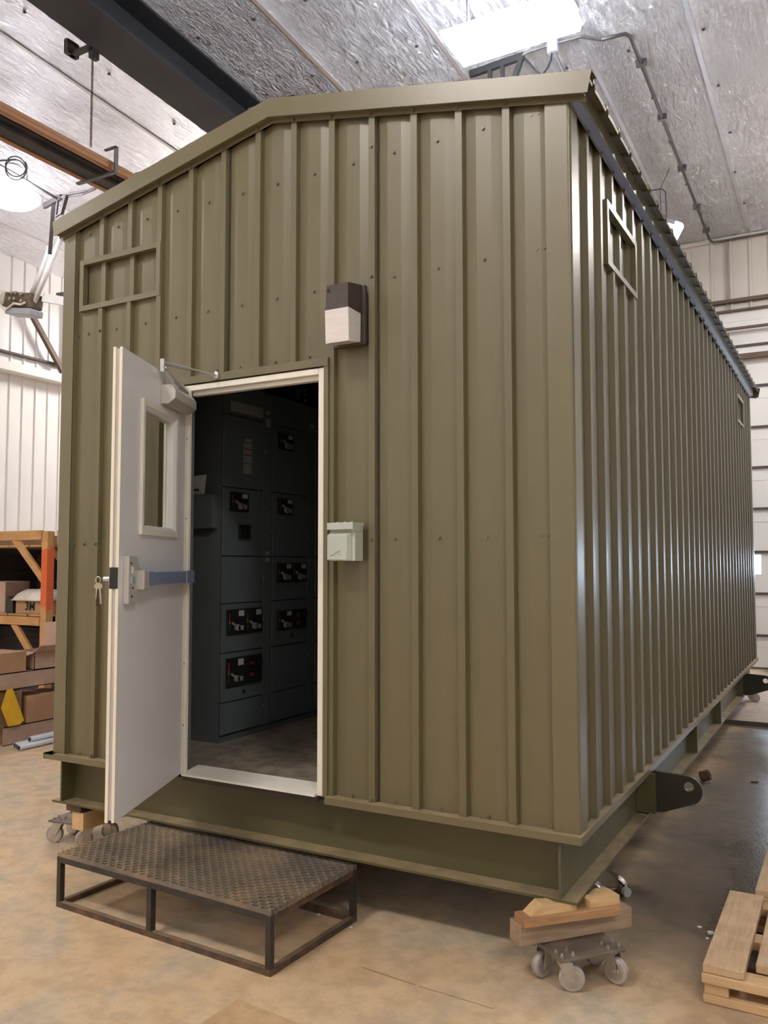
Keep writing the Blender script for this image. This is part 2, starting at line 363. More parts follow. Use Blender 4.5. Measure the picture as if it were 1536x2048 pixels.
def plate_hole(name, outer, hole, U, V, W, o, mat, parent, n=20):
    """flat plate with round hole(s), outline in (u,v), extruded by W"""
    bm = bmesh.new(); U = Vector(U); V = Vector(V); W = Vector(W); off = ORI.get(parent.name, Vector((0,0,0))) if parent else Vector((0,0,0))
    o = Vector(o)-off; es = []
    def loop(pts):
        vs = [bm.verts.new(o+U*a+V*b) for a, b in pts]
        for i in range(len(vs)): es.append(bm.edges.new((vs[i], vs[(i+1)%len(vs)])))
    loop(outer); c, r = hole
    loop([(c[0]+r*math.cos(2*math.pi*i/n), c[1]+r*math.sin(2*math.pi*i/n)) for i in range(n)])
    g = bmesh.ops.triangle_fill(bm, use_beauty=True, use_dissolve=False, edges=es)
    fs = [f for f in g['geom'] if isinstance(f, bmesh.types.BMFace)]
    ex = bmesh.ops.extrude_face_region(bm, geom=fs)
    bmesh.ops.translate(bm, verts=[v for v in ex['geom'] if isinstance(v, bmesh.types.BMVert)], vec=W)
    bmesh.ops.recalc_face_normals(bm, faces=bm.faces)
    me = bpy.data.meshes.new(name); bm.to_mesh(me); bm.free(); me.materials.append(M[mat])
    ob = bpy.data.objects.new(name, me); C.objects.link(ob); ob.parent = parent; return ob

RX = Matrix.Rotation
# ================================================================== SETTING
X0, X1, Y0, Y1 = -13.3, 6.5, -8.0, 12.18
def cz(y): return 7.65 + .047*(12.18-y)
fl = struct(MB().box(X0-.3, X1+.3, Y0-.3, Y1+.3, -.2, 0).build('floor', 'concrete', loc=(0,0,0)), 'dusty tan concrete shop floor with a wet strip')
cl = MB(); cl.hexa([(X0-.3,Y0-.3,cz(Y0-.3)),(X1+.3,Y0-.3,cz(Y0-.3)),(X1+.3,Y1+.3,cz(Y1+.3)),(X0-.3,Y1+.3,cz(Y1+.3)),
               (X0-.3,Y0-.3,cz(Y0-.3)+.2),(X1+.3,Y0-.3,cz(Y0-.3)+.2),(X1+.3,Y1+.3,cz(Y1+.3)+.2),(X0-.3,Y1+.3,cz(Y1+.3)+.2)])
ceiling = struct(cl.build('ceiling', 'foil', loc=(0,0,cz(0))), 'silver foil insulation ceiling with taped seams')
M['tape'] = simple('foil_tape', (.72,.71,.75), (.6,.59,.63), rough=.45, metal=.85, scale=5, stretch=(1,.3,1))
M['pin'] = simple('insulation_pin', (.06,.055,.06), rough=.6)
def ceil_strip(x, y0, y1, wd, th=.006):
    return MB().hexa([(x-wd/2,y0,cz(y0)-th),(x+wd/2,y0,cz(y0)-th),(x+wd/2,y1,cz(y1)-th),(x-wd/2,y1,cz(y1)-th),
                      (x-wd/2,y0,cz(y0)+.002),(x+wd/2,y0,cz(y0)+.002),(x+wd/2,y1,cz(y1)+.002),(x-wd/2,y1,cz(y1)+.002)])
for xs in (-12.1,-10.6,-9.1,-7.55,-6.02,-4.52,-3.0,-1.5,-.32,1.2,2.7):
    ceil_strip(xs, Y0, Y1, .05).build('seam_tape', 'tape', ceiling)
pm = MB().cyl((0,0,-.012),(0,0,.0),.02,6).build('insulation_pin', 'pin', loc=(0,0,0)); pm.parent = ceiling
first = True
for ix in range(-9, 5):
    for iy in range(0, 9):
        x = ix*1.5*.5 - .25 + .06*random.uniform(-1,1); y = 1.2 + iy*1.22 + .08*random.uniform(-1,1)
        if first: pm.location = (x, y, cz(y)-cz(0)); first = False
        else: copy_mesh(pm, 'insulation_pin', ceiling, (x, y, cz(y)-cz(0)))

def prof_pts(u0, u1, ribs, h, sh, rw=.0185, rb=.0245, pitch=.25):
    P = {}
    def put(u, d): 
        if u0-1e-6 <= u <= u1+1e-6: P[round(u,5)] = d
    full = []
    for r in ribs:
        full += [(r-rb,0),(r-rw,h),(r+rw,h),(r+rb,0)]
        s = r+pitch/2; full += [(s-.16*pitch,sh),(s+.16*pitch,sh)]
    full.sort()
    def d(u):
        for (a,da),(b,db) in zip(full, full[1:]):
            if a <= u <= b: return da if b-a < 1e-9 else da+(db-da)*(u-a)/(b-a)
        return 0
    for u, dd in full: put(u, dd)
    put(u0, d(u0)); put(u1, d(u1))
    return sorted(P.items()), d
def siding(name, parent, mapf, u0, u1, ribs, zb, zt, holes, mat, h=.03, sh=.0075, extra=0, kw=None, **pk):
    pts, d = prof_pts(u0, u1, ribs, h, sh, **pk)
    us = dict(pts)
    for (a,b,_,_) in holes:
        for e in (a,b):
            if u0 < e < u1: us[round(e,5)] = d(e)
    for e in (kw or {}).get('breaks', []):
        if u0 < e < u1: us[round(e,5)] = d(e)
    us = sorted(us.items()); b = MB()
    for (ua,da),(ub,db) in zip(us, us[1:]):
        if ub-ua < 1e-6: continue
        um = (ua+ub)/2; iv = [(zb, None)]
        for (a,c,z0,z1) in holes:
            if a < um < c:
                new = []
                for lo, hi in iv:
                    top = hi if hi is not None else 1e9
                    if z0 > lo: new.append((lo, min(z0, top)) if z0 < top else (lo, hi))
                    if z1 < top: new.append((max(z1, lo), hi))
                iv = new
        for lo, hi in iv:
            ha = zt(ua) if hi is None else hi; hb = zt(ub) if hi is None else hi
            b.add([mapf(ua,da+extra,lo), mapf(ub,db+extra,lo), mapf(ub,db+extra,hb), mapf(ua,da+extra,ha)], [(0,1,2,3)])
    return b.build(name, mat, parent)

# ---- walls
# left wall: ribbed white sheets, split in sheets
wl = struct(MB().box(X0-.25, X0-.02, Y0, Y1, 0, 8.6).build('wall_left', 'wall_white', loc=(X0,2,0)), 'white ribbed steel left wall')
for i in range(23):
    a = Y0 + i*.9; b_ = min(a+.9, Y1)
    ribs = [a+.02+.3*k for k in range(0,4)]
    siding('wall_sheet', wl, lambda u,d,z: (X0+d, u, z), a, b_, ribs, 0, lambda u: 8.55, [], 'wall_white', h=.03, sh=.003, pitch=.3)
# far wall above the overhead door
wf = struct(MB().box(X0, X1, Y1+.02, Y1+.25, 6.42, 8.2).box(X0, -3.6, Y1+.02, Y1+.25, 0, 6.42).box(5.6, X1, Y1+.02, Y1+.25, 0, 6.42).build('wall_back', 'wall_far', loc=(0,Y1,0)), 'cream ribbed steel wall above overhead door')
for i in range(21):
    a = X0 + i*.95; b_ = min(a+.95, X1)
    rb = [a + .3167*k for k in range(0,4)]
    siding('wall_sheet', wf, lambda u,d,z: (u, Y1-d+.01, z), a, b_, rb, 6.30 if -4 < a < 5 else 0, lambda u: cz(Y1)+.02, [], 'wall_far', h=.03, sh=.004, pitch=.3167)
for a in (-1.5,-.7,.1,.9,1.7): MB().box(a-.012, a+.012, Y1-.045, Y1-.02, 6.3, cz(Y1)).build('joint_strip', 'joint_grey', wf)
MB().box(-3.6, 5.6, Y1-.10, Y1+.02, 6.44, 6.50).build('girt', 'brown_steel', wf)
MB().box(-3.6, 5.6, Y1-.07, Y1-.0, 6.28, 6.315).build('girt', 'brown_steel', wf)
MB().box(X0, X1, Y1-.06, Y1+.02, cz(Y1)-.07, cz(Y1)).build('ceiling_angle', 'wall_far', wf)
struct(MB().box(X0, X1, Y0-.25, Y0, 0, 8.7).build('wall_front', 'wall_white', loc=(0,Y0,0)), 'white steel wall behind the photographer')
wr = struct(MB().box(X1, X1+.25, Y0, Y1, 3.9, 8.7).box(X1, X1+.25, Y0, -1.2, 0, 3.9).box(X1, X1+.25, 4.2, Y1, 0, 3.9).build('wall_right', 'wall_grey', loc=(X1,2,0)), 'grey steel right wall')
# overhead doors
zl = [0.0,.58,1.30,2.02,2.77,3.49,4.20,4.93,5.66,6.32]
def overhead(name, label, panels, axis, a0, a1, fixed, winrow, out):
    d = bpy.data.objects.new(name, None); C.objects.link(d); struct(d, label)
    d.location = ((a0+a1)/2, fixed, 0) if axis == 'x' else (fixed, (a0+a1)/2, 0); ORI[d.name] = Vector(d.location)
    def bx(b, u0, u1, t0, t1, z0, z1):
        if axis == 'x': b.box(u0, u1, fixed-t1*out, fixed-t0*out, z0, z1) if out > 0 else b.box(u0,u1,fixed+t0,fixed+t1,z0,z1)
        else: b.box(fixed-t1, fixed-t0, u0, u1, z0, z1)
        return b
    for i, (z0, z1) in enumerate(zip(panels, panels[1:])):
        b = MB()
        if i == winrow:
            wz0, wz1 = z0+.33, z1-.06; n = int((a1-a0)/1.15); pw = (a1-a0)/n
            bx(b, a0, a1, -.03, .0, z0+.012, wz0); bx(b, a0, a1, -.03, .0, wz1, z1-.012)
            for k in range(n+1):
                bx(b, max(a0, a0+k*pw-.13), min(a1, a0+k*pw+.13), -.03, .0, wz0, wz1)
            p = b.build('door_panel', 'door_white', d)
            for k in range(n): bx(MB(), a0+k*pw+.13, a0+(k+1)*pw-.13, -.02, -.012, wz0, wz1).build('window_pane', 'pane', p)
        else:
            bx(b, a0, a1, -.03, 0, z0+.012, z1-.012)
            for k in range(1,4): bx(b, a0, a1, 0, .006, z0+(z1-z0)*k/4-.05, z0+(z1-z0)*k/4+.03) if k == 3 else None
            b.build('door_panel', 'door_white', d)
        if i: bx(MB(), a0, a1, -.03, .035, z0-.025, z0+.014).build('hinge_rail', 'seam_dark', d)
    bx(MB(), a0, a1, -.04, .02, 0, .03).build('bottom_seal', 'brown_steel', d)
    return d
d1 = overhead('door_1', 'white sectional overhead door with small windows behind building', zl, 'x', -3.6, 5.6, Y1, 2, 1)
MB().box(-3.6,5.6,Y1-.16,Y1-.10,5.93,5.97).build('spring_shaft', 'brown_steel', d1)
MB().box(-3.6,5.6,Y1-.14,Y1-.05,5.40,5.49).build('reinforcing_strut', 'brown_steel', d1)
d2 = overhead('door_2', 'white sectional overhead door with windows in the right wall', [0,.65,1.3,1.95,2.6,3.25,3.9], 'y', -1.2, 4.2, X1, 2, 1)
# door operator seen over the eave
t = thing('door_operator', (-.98,11.85,5.6), 'small brown door operator on shaft of far overhead door', 'motor')
MB().box(-1.1,-.86,11.75,12.1,5.72,5.98).build('housing', 'motor', t, bevel=.02)
MB().cyl((-1.0,11.72,5.8),(-1.0,11.6,5.8),.09,14).build('motor_drum', 'chrome', t)
MB().cyl((-.9,11.8,5.7),(-.78,11.8,5.62),.05,10).build('sprocket', 'motor', t)

# left wall ledge & girt
struct(MB().box(X0, X0+.12, Y0, Y1, 5.93, 5.97).build('trim_1', 'seam_dark'), 'thin dark girt across left wall')
struct(MB().box(X0, X0+.3, Y0, 8.35, 5.55, 5.72).build('trim_2', 'door_white'), 'white ledge across left wall')
struct(MB().box(X0+.02, X0+.16, 8.25, 8.36, 5.55, 7.3).build('trim_3', 'white_tube'), 'white upright jamb at the end of the left ledge')
tag(MB().bar((X0+.2,7.2,6.95),(X0+.2,8.25,5.62),.09,.09).build('brace', 'brown_steel'), 'brown diagonal brace against left wall', 'brace')

# big dark roof beam
rb = bpy.data.objects.new('roof_beam', None); C.objects.link(rb); struct(rb, 'dark grey steel roof beam crossing the foil ceiling'); rb.location = (-5.92,2,7.6); ORI[rb.name] = Vector(rb.location)
def sl(x0,x1,ya,yb,da,db):
    return MB().hexa([(x0,ya,cz(ya)-da),(x1,ya,cz(ya)-da),(x1,yb,cz(yb)-da),(x0,yb,cz(yb)-da),(x0,ya,cz(ya)-db),(x1,ya,cz(ya)-db),(x1,yb,cz(yb)-db),(x0,yb,cz(yb)-db)])
sl(-6.2,-5.64,Y0,Y1,.5,.47).build('bottom_flange','beam',rb)
sl(-5.95,-5.90,Y0,Y1,.47,.03).build('web','beam',rb)
sl(-6.2,-5.64,Y0,Y1,.03,.0).build('top_flange','beam',rb)

# hanging crane rail
t = thing('crane_rail', (-6.45,2,6.2), 'brown hanging crane rail with dark web under the roof beam', 'rail')
MB().box(-6.34,-6.21,Y0+.2,Y1-.3,6.395,6.42).build('top_flange','rail_brown',t)
MB().box(-6.28,-6.215,Y0+.2,Y1-.3,6.35,6.44).build('face_angle','rail_brown',t)
MB().box(-6.70,-6.34,Y0+.2,Y1-.3,6.36,6.385).build('web','rail_dark',t)
MB().box(-6.44,-6.41,Y0+.2,Y1-.3,6.3,6.36).build('lower_web','rail_dark',t)
MB().box(-6.76,-6.69,Y0+.2,Y1-.3,6.35,6.43).build('back_flange','rail_brown',t)
for y in (.2, 2.95): MB().box(-6.78,-6.14,y,y+.05,6.29,6.31).box(-6.16,-6.14,y,y+.05,6.31,6.6).box(-6.32,-6.14,y,y+.03,6.58,6.6).build('clamp_strap','conduit',t)
# chain
t = thing('hanging_chain', (-6.13,2.59,6.44), 'rusty chain hanging from roof beam to crane rail', 'chain')
b = MB(); zc = 6.44
k = 0
while zc < 7.46:
    R3 = 0 if k % 2 else math.pi/2
    pts = []
    for i in range(10):
        a = 2*math.pi*i/10; u, v = .012*math.cos(a), .026*math.sin(a)
        pts.append((-6.13+u*math.cos(R3), 2.59+u*math.sin(R3), zc+v))
    b.tube(pts, .005, 4, True); zc += .034; k += 1
o = b.build('link','brown_steel',t); o['kind'] = 'stuff'
MB().box(-6.42,-6.1,2.5,2.56,7.50,7.54).box(-6.42,-6.36,2.44,2.6,7.5,7.66).box(-6.14,-6.08,2.54,2.64,7.42,7.53).build('beam_clamp','black_metal',t)

# lamps ------------------------------------------------------------
def high_bay(x, y, label, rect=True, c=.36, mat='lamp'):
    z = cz(y)-.62
    t = thing('high_bay_light', (x, y, z), label, 'lamp', 'high bay lamps')
    if rect:
        b = MB(); a, h = .66, .10
        b.hexa([(x-a,y-c,z),(x+a,y-c,z),(x+a,y+c,z),(x-a,y+c,z),(x-a-.03,y-c-.03,z+h),(x+a+.03,y-c-.03,z+h),(x+a+.03,y+c+.03,z+h),(x-a-.03,y+c+.03,z+h)])
        b.build('lens',mat,t)
        MB().box(x-a-.05,x+a+.05,y-.09,y+.09,z+h,z+h+.06).build('housing','silver',t)
        for dx in (-.5,.5): MB().cyl((x+dx,y,z+h+.03),(x+dx,y,cz(y)),.008,6).build('hanger_rod','conduit',t)
    else:
        MB().lathe([(.10,.0),(.30,.02),(.40,.10),(.41,.16),(.2,.36),(.12,.40)],(x,y,z),n=24).build('dome','lamp_dome',t,smooth=True)
        MB().lathe([(.12,.40),(.12,.60),(.02,.615)],(x,y,z),n=16).build('ballast_housing','silver',t)
    return t
high_bay(-1.9, 4.42, 'blown-out rectangular high bay light hanging over the building gable', c=.27, mat='lamp_cool')
high_bay(-10.15, 4.62, 'bright round domed high bay lamp near left wall', False)
high_bay(-2.4, -5.2, 'rectangular high bay light hanging above the photographer')
high_bay(-9.5, -3.6, 'rectangular high bay light in the front left of the shop')
high_bay(5.4, -5.4, 'rectangular high bay light to the right of the photographer')
high_bay(-10.8, 9.6, 'rectangular high bay light at the back left, behind the building')  # unseen lamp added to brighten the left wall
high_bay(2.9, 9.0, 'rectangular high bay light at the back right by the far door')  # out-of-view lamp added to light up the far door

# conduit on ceiling
def arcpts(c, a, b_, r, n=6):
    return [Vector(c)+Vector(a)*r*(1-math.sin(t))+Vector(b_)*r*(1-math.cos(t)) for t in [math.pi/2*i/n for i in range(n+1)]]
zq = lambda y, o=.05: cz(y)-o
pts = [(-1.25,5.62,zq(5.62,.13))]
pts += [(-1.1,5.68,zq(5.68,.1)),(-1.0,5.73,zq(5.73,.07)),(-.965,5.83,zq(5.83))]
pts += [(-.96,y,zq(y)) for y in (7,9,11,11.95)] + [(-.95,12.05,zq(12.05,.06)),(-.9,12.09,zq(12.09,.07)),(-.8,12.1,zq(12.1,.07)),(6,12.1,zq(12.1,.07))]
t = thing('ceiling_conduit', (-.96,9,7.7), 'grey bent conduit running across foil ceiling to far wall', 'conduit')
MB().tube(pts,.022,8).build('pipe','conduit',t,smooth=True)
for y in (6.4,7.7,9.2,10.6,11.6): MB().box(-1.02,-.90,y-.02,y+.02,zq(y,.08),zq(y,.0)).build('pipe_clip','conduit',t)
# fixture bracket silhouetted under lamp
t = thing('strut_bracket', (-2.5,5.45,7.6), 'dark strut channel bracket below blown-out lamp over gable', 'bracket')
kf = (5.45+3.7517)/(4.98+3.7517); K0 = Vector((1.084,-3.7517,1.8194))
def kk(x, z): return K0+(Vector((x,4.98,z))-K0)*kf
MB().bar(kk(-2.607,7.475),kk(-1.97,7.50),.05,.08).build('strut','black',t)
for x, zz in ((-2.36,7.34),(-2.209,7.33)): MB().bar(kk(x,zz-.2),kk(x,7.46),.045,.045).build('stub','black',t)
MB().bar(kk(-1.97,7.50),kk(-2.10,7.2),.055,.055).build('arm','black',t)
MB().tube([kk(-1.96,7.49),kk(-1.88,7.38),kk(-1.815,7.28),kk(-1.74,7.2)],.015,6).build('cable','black',t)
for x in (-2.5,-2.05): MB().cyl(kk(x,7.5),(kk(x,7.5).x,5.45,cz(5.45)),.008,6).build('hanger_rod','conduit',t)
t = thing('junction_box', kk(-1.62,7.43), 'round grey junction box on conduit over the gable', 'box')
MB().lathe([(.052,0),(.068,.02),(.068,.14),(.048,.17)],kk(-1.62,7.43),n=14).build('body','motor_grey',t,smooth=True)
MB().tube([kk(-1.97,7.51),kk(-1.9,7.53),kk(-1.62,7.53),(-1.45,5.5,7.86),(-1.25,5.62,zq(5.62,.13))],.018,6).build('pipe','conduit',t)
MB().tube([kk(-1.63,7.45),kk(-1.64,7.36),kk(-1.68,7.28),kk(-1.76,7.2)],.011,6).build('cable','black',t)
MB().tube([kk(-1.60,7.45),kk(-1.55,7.3),kk(-1.49,7.15)],.02,6).build('flexible_cable','conduit',t)
# small pendant flood
t = thing('pendant_flood_light', (-1.09,9.12,6.65), 'small lit flood light hanging over right eave of building', 'lamp')
pb = Vector((-1.10,9.12,6.78))
MB().obox(pb,(.22,.14,.28),RX(.5,3,'Y')).build('lens','flood',t,bevel=.03)
MB().obox(pb+Vector((-.06,0,.15)),(.24,.16,.06),RX(.5,3,'Y')).build('cap','motor_grey',t)
MB().tube([pb+Vector((-.08,0,.17)),pb+Vector((-.09,0,.62)),pb+Vector((-.14,0,.68)),pb+Vector((-.42,0,.70))],.012,6).tube([pb+Vector((-.16,0,.17)),pb+Vector((-.17,0,.68)),pb+Vector((-.05,.1,cz(9.2)-pb.z-.0))],.007,6).build('hanger','conduit',t)

# left side gear: lamp bracket, coil of cable, opener, tubes ----------------------------------
def pt(u, v, w): return Vector((u, v, w))
t = thing('cable_coil', (-9.8,4.35,7.6), 'coil of dark cable tied to a support wire by the left lamp', 'cable')
cc = Vector((-9.74,4.36,7.72)); pts = []
for i in range(34):
    a = 2*math.pi*i/16; pts.append(cc+Vector((.14*math.cos(a)*.7, .14*math.cos(a)*.76, .17*math.sin(a)+.003*i)))
MB().tube(pts,.011,5).build('loop','conduit',t)
MB().tube([cc+Vector((-.5,-.45,.06)),cc+Vector((-.25,-.22,.12)),cc+Vector((0,0,.18))],.016,5).build('lead','conduit',t)
t = thing('lamp_support_wire', (-9.9,4.9,7.5), 'dark conduit run and bracket beside the left round lamp', 'conduit')
a0 = Vector((-9.87,4.1,7.78)); a1 = Vector((-9.98,5.32,7.72))
MB().tube([a0,a1],.02,6).build('conduit_run','conduit',t)
MB().tube([a1,(-9.7,5.36,7.76),(-9.41,5.38,7.74),(-8.95,5.42,7.78),(-8.3,5.5,7.85)],.02,6).tube([a1,(-9.7,5.36,7.72),(-9.5,5.38,7.70),(-9.2,5.4,7.74)],.014,6).build('cable','conduit',t)
MB().bar((-10.37,5.38,7.70),(-9.9,5.33,7.74),.05,.085).build('channel','conduit',t)
MB().bar((-9.98,5.33,7.7),(-10.02,5.33,7.42),.03,.03).bar((-9.78,5.33,7.74),(-9.9,5.33,7.45),.06,.05).bar((-10.02,5.33,7.43),(-9.9,5.33,7.47),.025,.025).build('bracket','conduit',t)
MB().bar((-10.12,5.36,7.68),(-10.6,5.7,7.05),.06,.06).build('drop_rod','conduit',t)
MB().cyl((-9.93,4.7,7.76),(-9.93,4.7,cz(4.7)),.008,6).build('hanger_rod','conduit',t)
op = Vector((-11.75,6.0,6.35))
t = thing('gate_operator', op, 'brown motor unit with loose wiring hanging on white tubes, far left', 'motor')
MB().obox(op+Vector((.1,0,.12)),(.75,.3,.26),RX(.18,3,'Y')).build('motor_body','motor',t,bevel=.03)
MB().obox(op+Vector((.17,-.02,-.10)),(.66,.3,.12),RX(.18,3,'Y')).build('gear_box','motor_grey',t,bevel=.02)
MB().cyl(op+Vector((-.75,-.1,.33)),op+Vector((-.2,-.12,.2)),.12,14).build('drum','knot',t)
MB().tube([op+Vector((-.35,-.18,.12)),op+Vector((-.1,-.2,-.06)),op+Vector((.12,-.2,.03)),op+Vector((.3,-.2,-.02)),op+Vector((.42,-.2,.0))],.02,6).build('wiring','knot',t)
for q in ((.05,.24),(.15,.22),(.0,.14),(.12,.12),(.3,.18),(.3,.05)):
    MB().cyl(op+Vector((q[0],-.15,q[1])),op+Vector((q[0],-.2,q[1])),.03,8).build('terminal','chrome',t)
for i, (pa, pb_) in enumerate((((.32,0,.2),(.78,0,1.0)),((.40,-.02,.0),(1.05,.05,1.25)),((.45,-.04,.05),(.82,0,.85)))):
    MB().tube([op+Vector(pa),op+Vector(pa).lerp(Vector(pb_),.5)+Vector((.03,0,0)),op+Vector(pb_)],.045 if i<2 else .035,8).build('hanger_tube','white_tube',t,smooth=True)
MB().bar(op+Vector((.5,.1,.16)),op+Vector((2.0,1.1,-.14)),.06,.15).build('track_arm','white_tube',t)
tag(MB().bar(op+Vector((.62,.3,.22)),op+Vector((2.2,1.1,.42)),.06,.1).build('support_angle','beam'), 'dark steel angle above the white track', 'angle')

# ================================================================== EQUIPMENT BUILDING
ZB = .62; Hh = 3.348+ZB; HR = 3.694+ZB; Wd = 3.422; Ln = 8.04; SLP = (HR-Hh)/(Wd/2)
def gz(x): return Hh + SLP*(Wd/2-abs(x+Wd/2))
B = thing('equipment_building', (-Wd/2, Ln/2, .31), 'olive green ribbed steel equipment building with an open white door', 'building')
PAN = .030
mf = lambda u, d, z: (u, PAN-d, z)
mr_ = lambda u, d, z: (-PAN+d, u, z)
ml_ = lambda u, d, z: (-Wd+PAN-d, u, z)
mb_ = lambda u, d, z: (u, Ln-PAN+d, z)
fr = [-.317-.25*k for k in range(-1, 14)][::-1]
sr = [.302+.25*k for k in range(-2, 33)]
DX0, DX1, DZ1 = -2.335, -1.357, 2.25+ZB
door_hole = (DX0-.012, DX1+.012, 0, DZ1+.02)
vent_hole = (-3.225, -2.585, 2.865+ZB, 3.14+ZB)
sv1 = (.69, 1.335, 2.82+ZB, 3.11+ZB); sv2 = (6.59, 7.12, 2.85+ZB, 3.12+ZB)
cuts = [-Wd+.116, -3.067+.03, -2.067+.03, -1.067+.03, -.116]
for i in range(4):
    siding('wall_sheet', B, mf, cuts[i], cuts[i+1]+(.0 if i == 3 else -.0), fr, ZB-.012, lambda u: gz(u)+.01, [door_hole, vent_hole], 'olive', extra=.0016*(i % 2), kw={'breaks':[-Wd/2]})
for i in (1,2): MB().box(cuts[i+1]-.002,cuts[i+1]+.003,PAN-.006,PAN+.0,ZB-.012 if i != 1 else DZ1+.05,gz(cuts[i+1])).build('lap_joint','mcc_gap',B)
ys = [.112]+[.302+1.0*k+.03 for k in range(1, 8)]+[Ln-.112]
for a, b_ in zip(ys, ys[1:]):
    siding('wall_sheet', B, mr_, a, b_, sr, ZB-.012, lambda u: Hh+.03, [sv1, sv2], 'olive')
    siding('wall_sheet', B, ml_, a, b_, sr, ZB-.012, lambda u: Hh+.03, [], 'olive')
for i in range(4): siding('wall_sheet', B, mb_, cuts[i], cuts[i+1], fr, ZB-.012, lambda u: gz(u)+.01, [], 'olive', kw={'breaks':[-Wd/2]})
# corner trims (rounded L)
def corner(cx, cy, sx, sy):
    prof = [(.122,.030),(.122,.0)]
    r = .016
    prof += [(r,0)] + [(r-r*math.sin(a), r-r*math.cos(a)) for a in [math.pi/2*i/5 for i in range(1,5)]] + [(0,r)]
    prof += [(0,.118),(.030,.118)]
    inner = [(.030,.112),(.004,.112),(.004,r+.004),(r+.004,.004),(.118,.004),(.118,.030)]
    poly = prof + inner
    P_ = [(cx+sx*p, cy+sy*q) for p, q in poly]
    z0 = ZB-.012; z1 = Hh+.005
    n = len(P_); b = MB(); b.add([(x,y,z0) for x,y in P_]+[(x,y,min(z1+.03,gz(x) if cy < 1 or True else z1)) for x,y in P_], [(i,(i+1)%n,n+(i+1)%n,n+i) for i in range(n)]+[tuple(range(n-1,-1,-1))])
    return b.build('corner_trim','olive_trim',B)
corner(0,0,-1,1); corner(-Wd,0,1,1); corner(0,Ln,-1,-1); corner(-Wd,Ln,1,-1)
# drip angles
def drip(x0,x1,y0,y1,side):
    b = MB()
    if side == 'f': b.box(x0,x1,-.036,.05,ZB-.008,ZB-.003).box(x0,x1,-.036,-.031,ZB-.038,ZB-.008)
    elif side == 'r': b.box(-.05,.0085,y0+.006,y1,ZB-.010,ZB-.0045).box(.009,.014,y0+.0005,y1,ZB-.0375,ZB-.0035)
    elif side == 'l': b.box(-Wd-.036,-Wd+.05,y0,y1,ZB-.008,ZB-.003).box(-Wd-.036,-Wd-.031,y0,y1,ZB-.038,ZB-.003)
    b.build('drip_edge','olive_trim',B)
drip(DX1+.03,.0088,0,0,'f'); drip(-Wd-.036,DX0-.02,0,0,'f'); drip(0,0,-.036,Ln,'r'); drip(0,0,-.036,Ln,'l')
# rake trims (front and back): face, return, flange, top
def rake(front):
    sg = 1 if front else -1; yf = -.045 if front else Ln+.045; yw = 0 if front else Ln
    for (xa, xb) in ((-Wd/2, .09), (-Wd/2, -Wd-.035)):
        def q(x, y, dz, cut=0): return (x, y, Hh+SLP*(Wd/2-abs(x+Wd/2))+dz)
        d = lambda x: 0
        b = MB(); t_ = .002
        # profile points (y, dz): flange bottom, flange top, face bottom, face top, roof lip
        pr = [(yw-sg*.004, -.002),(yw-sg*.004,.024),(yf,.019),(yf,.124),(yf+sg*.09,.128)]
        # the face end is cut on a slant as the roof overhangs
        for (ya,za),(yb,zb2) in zip(pr, pr[1:]):
            ea = xb + (.025*za/.12 if xb > xa else -.02*za/.12); eb = xb + (.025*zb2/.12 if xb > xa else -.02*zb2/.12)
            if za <= .025 and zb2 <= .025: ea = eb = xb-(.015 if xb > xa else -.015)
            b.add([q(xa,ya,za),q(ea,ya,za),q(eb,yb,zb2),q(xa,yb,zb2)],[(0,1,2,3)])
        o = b.build('rake_trim','olive_trim',B)
        md = o.modifiers.new('solid','SOLIDIFY'); md.thickness = .003; md.offset = 0
rake(True); rake(False)
# eave trims : flange, underside (right one with painted blue reflection), face
for sx, x0 in ((1,0.0),(-1,-Wd)):
    b = MB(); b.add([(x0+sx*.001,-.0,Hh-.012),(x0+sx*.001,Ln,Hh-.012),(x0+sx*.001,Ln,Hh+.006),(x0+sx*.001,-.0,Hh+.006)],[(0,1,2,3)])
    o = b.build('eave_flange','olive_trim',B); md = o.modifiers.new('solid','SOLIDIFY'); md.thickness = .003; md.offset = 0
    b = MB(); b.add([(x0+sx*.001,-.0,Hh+.006),(x0+sx*.001,Ln,Hh+.006),(x0+sx*.04,Ln,Hh+.014),(x0+sx*.04,-.0,Hh+.014)],[(0,1,2,3)])
    o = b.build('eave_soffit','film' if sx > 0 else 'olive_trim',B); o['label'] = 'bluish film on the eave underside'
    b = MB(); b.add([(x0+sx*.04,-.0,Hh+.014),(x0+sx*.04,Ln,Hh+.014),(x0+sx*.045,Ln,Hh+.095),(x0+sx*.045,-.0,Hh+.095)],[(0,1,2,3)])
    o = b.build('eave_fascia','olive_trim',B); md = o.modifiers.new('solid','SOLIDIFY'); md.thickness = .003; md.offset = 0
# roof sheets
yr = [-.03]+[1.0*k+.05 for k in range(1,8)]+[Ln+.03]
rr = [.06+.25*k for k in range(-1,34)]
for sx in (1,-1):
    xe = .10 if sx > 0 else -Wd-.05
    for a, b_ in zip(yr, yr[1:]):
        pts, d = prof_pts(a, b_, rr, .028, .003); bb = MB()
        for (ua,da),(ub,db) in zip(pts, pts[1:]):
            zf = lambda x, dd: Hh+.098+SLP*(Wd/2-abs(x+Wd/2))+dd
            bb.add([(xe,ua,zf(xe,da)),(xe,ub,zf(xe,db)),(-Wd/2,ub,zf(-Wd/2,db)),(-Wd/2,ua,zf(-Wd/2,da))],[(0,1,2,3)])
            if sx > 0: bb.add([(xe,ua,zf(xe,da)),(xe,ub,zf(xe,db)),(xe-.004,ub,zf(xe,db)-.012),(xe-.004,ua,zf(xe,da)-.012)],[(0,1,2,3)])
        o = bb.build('roof_sheet','olive',B)
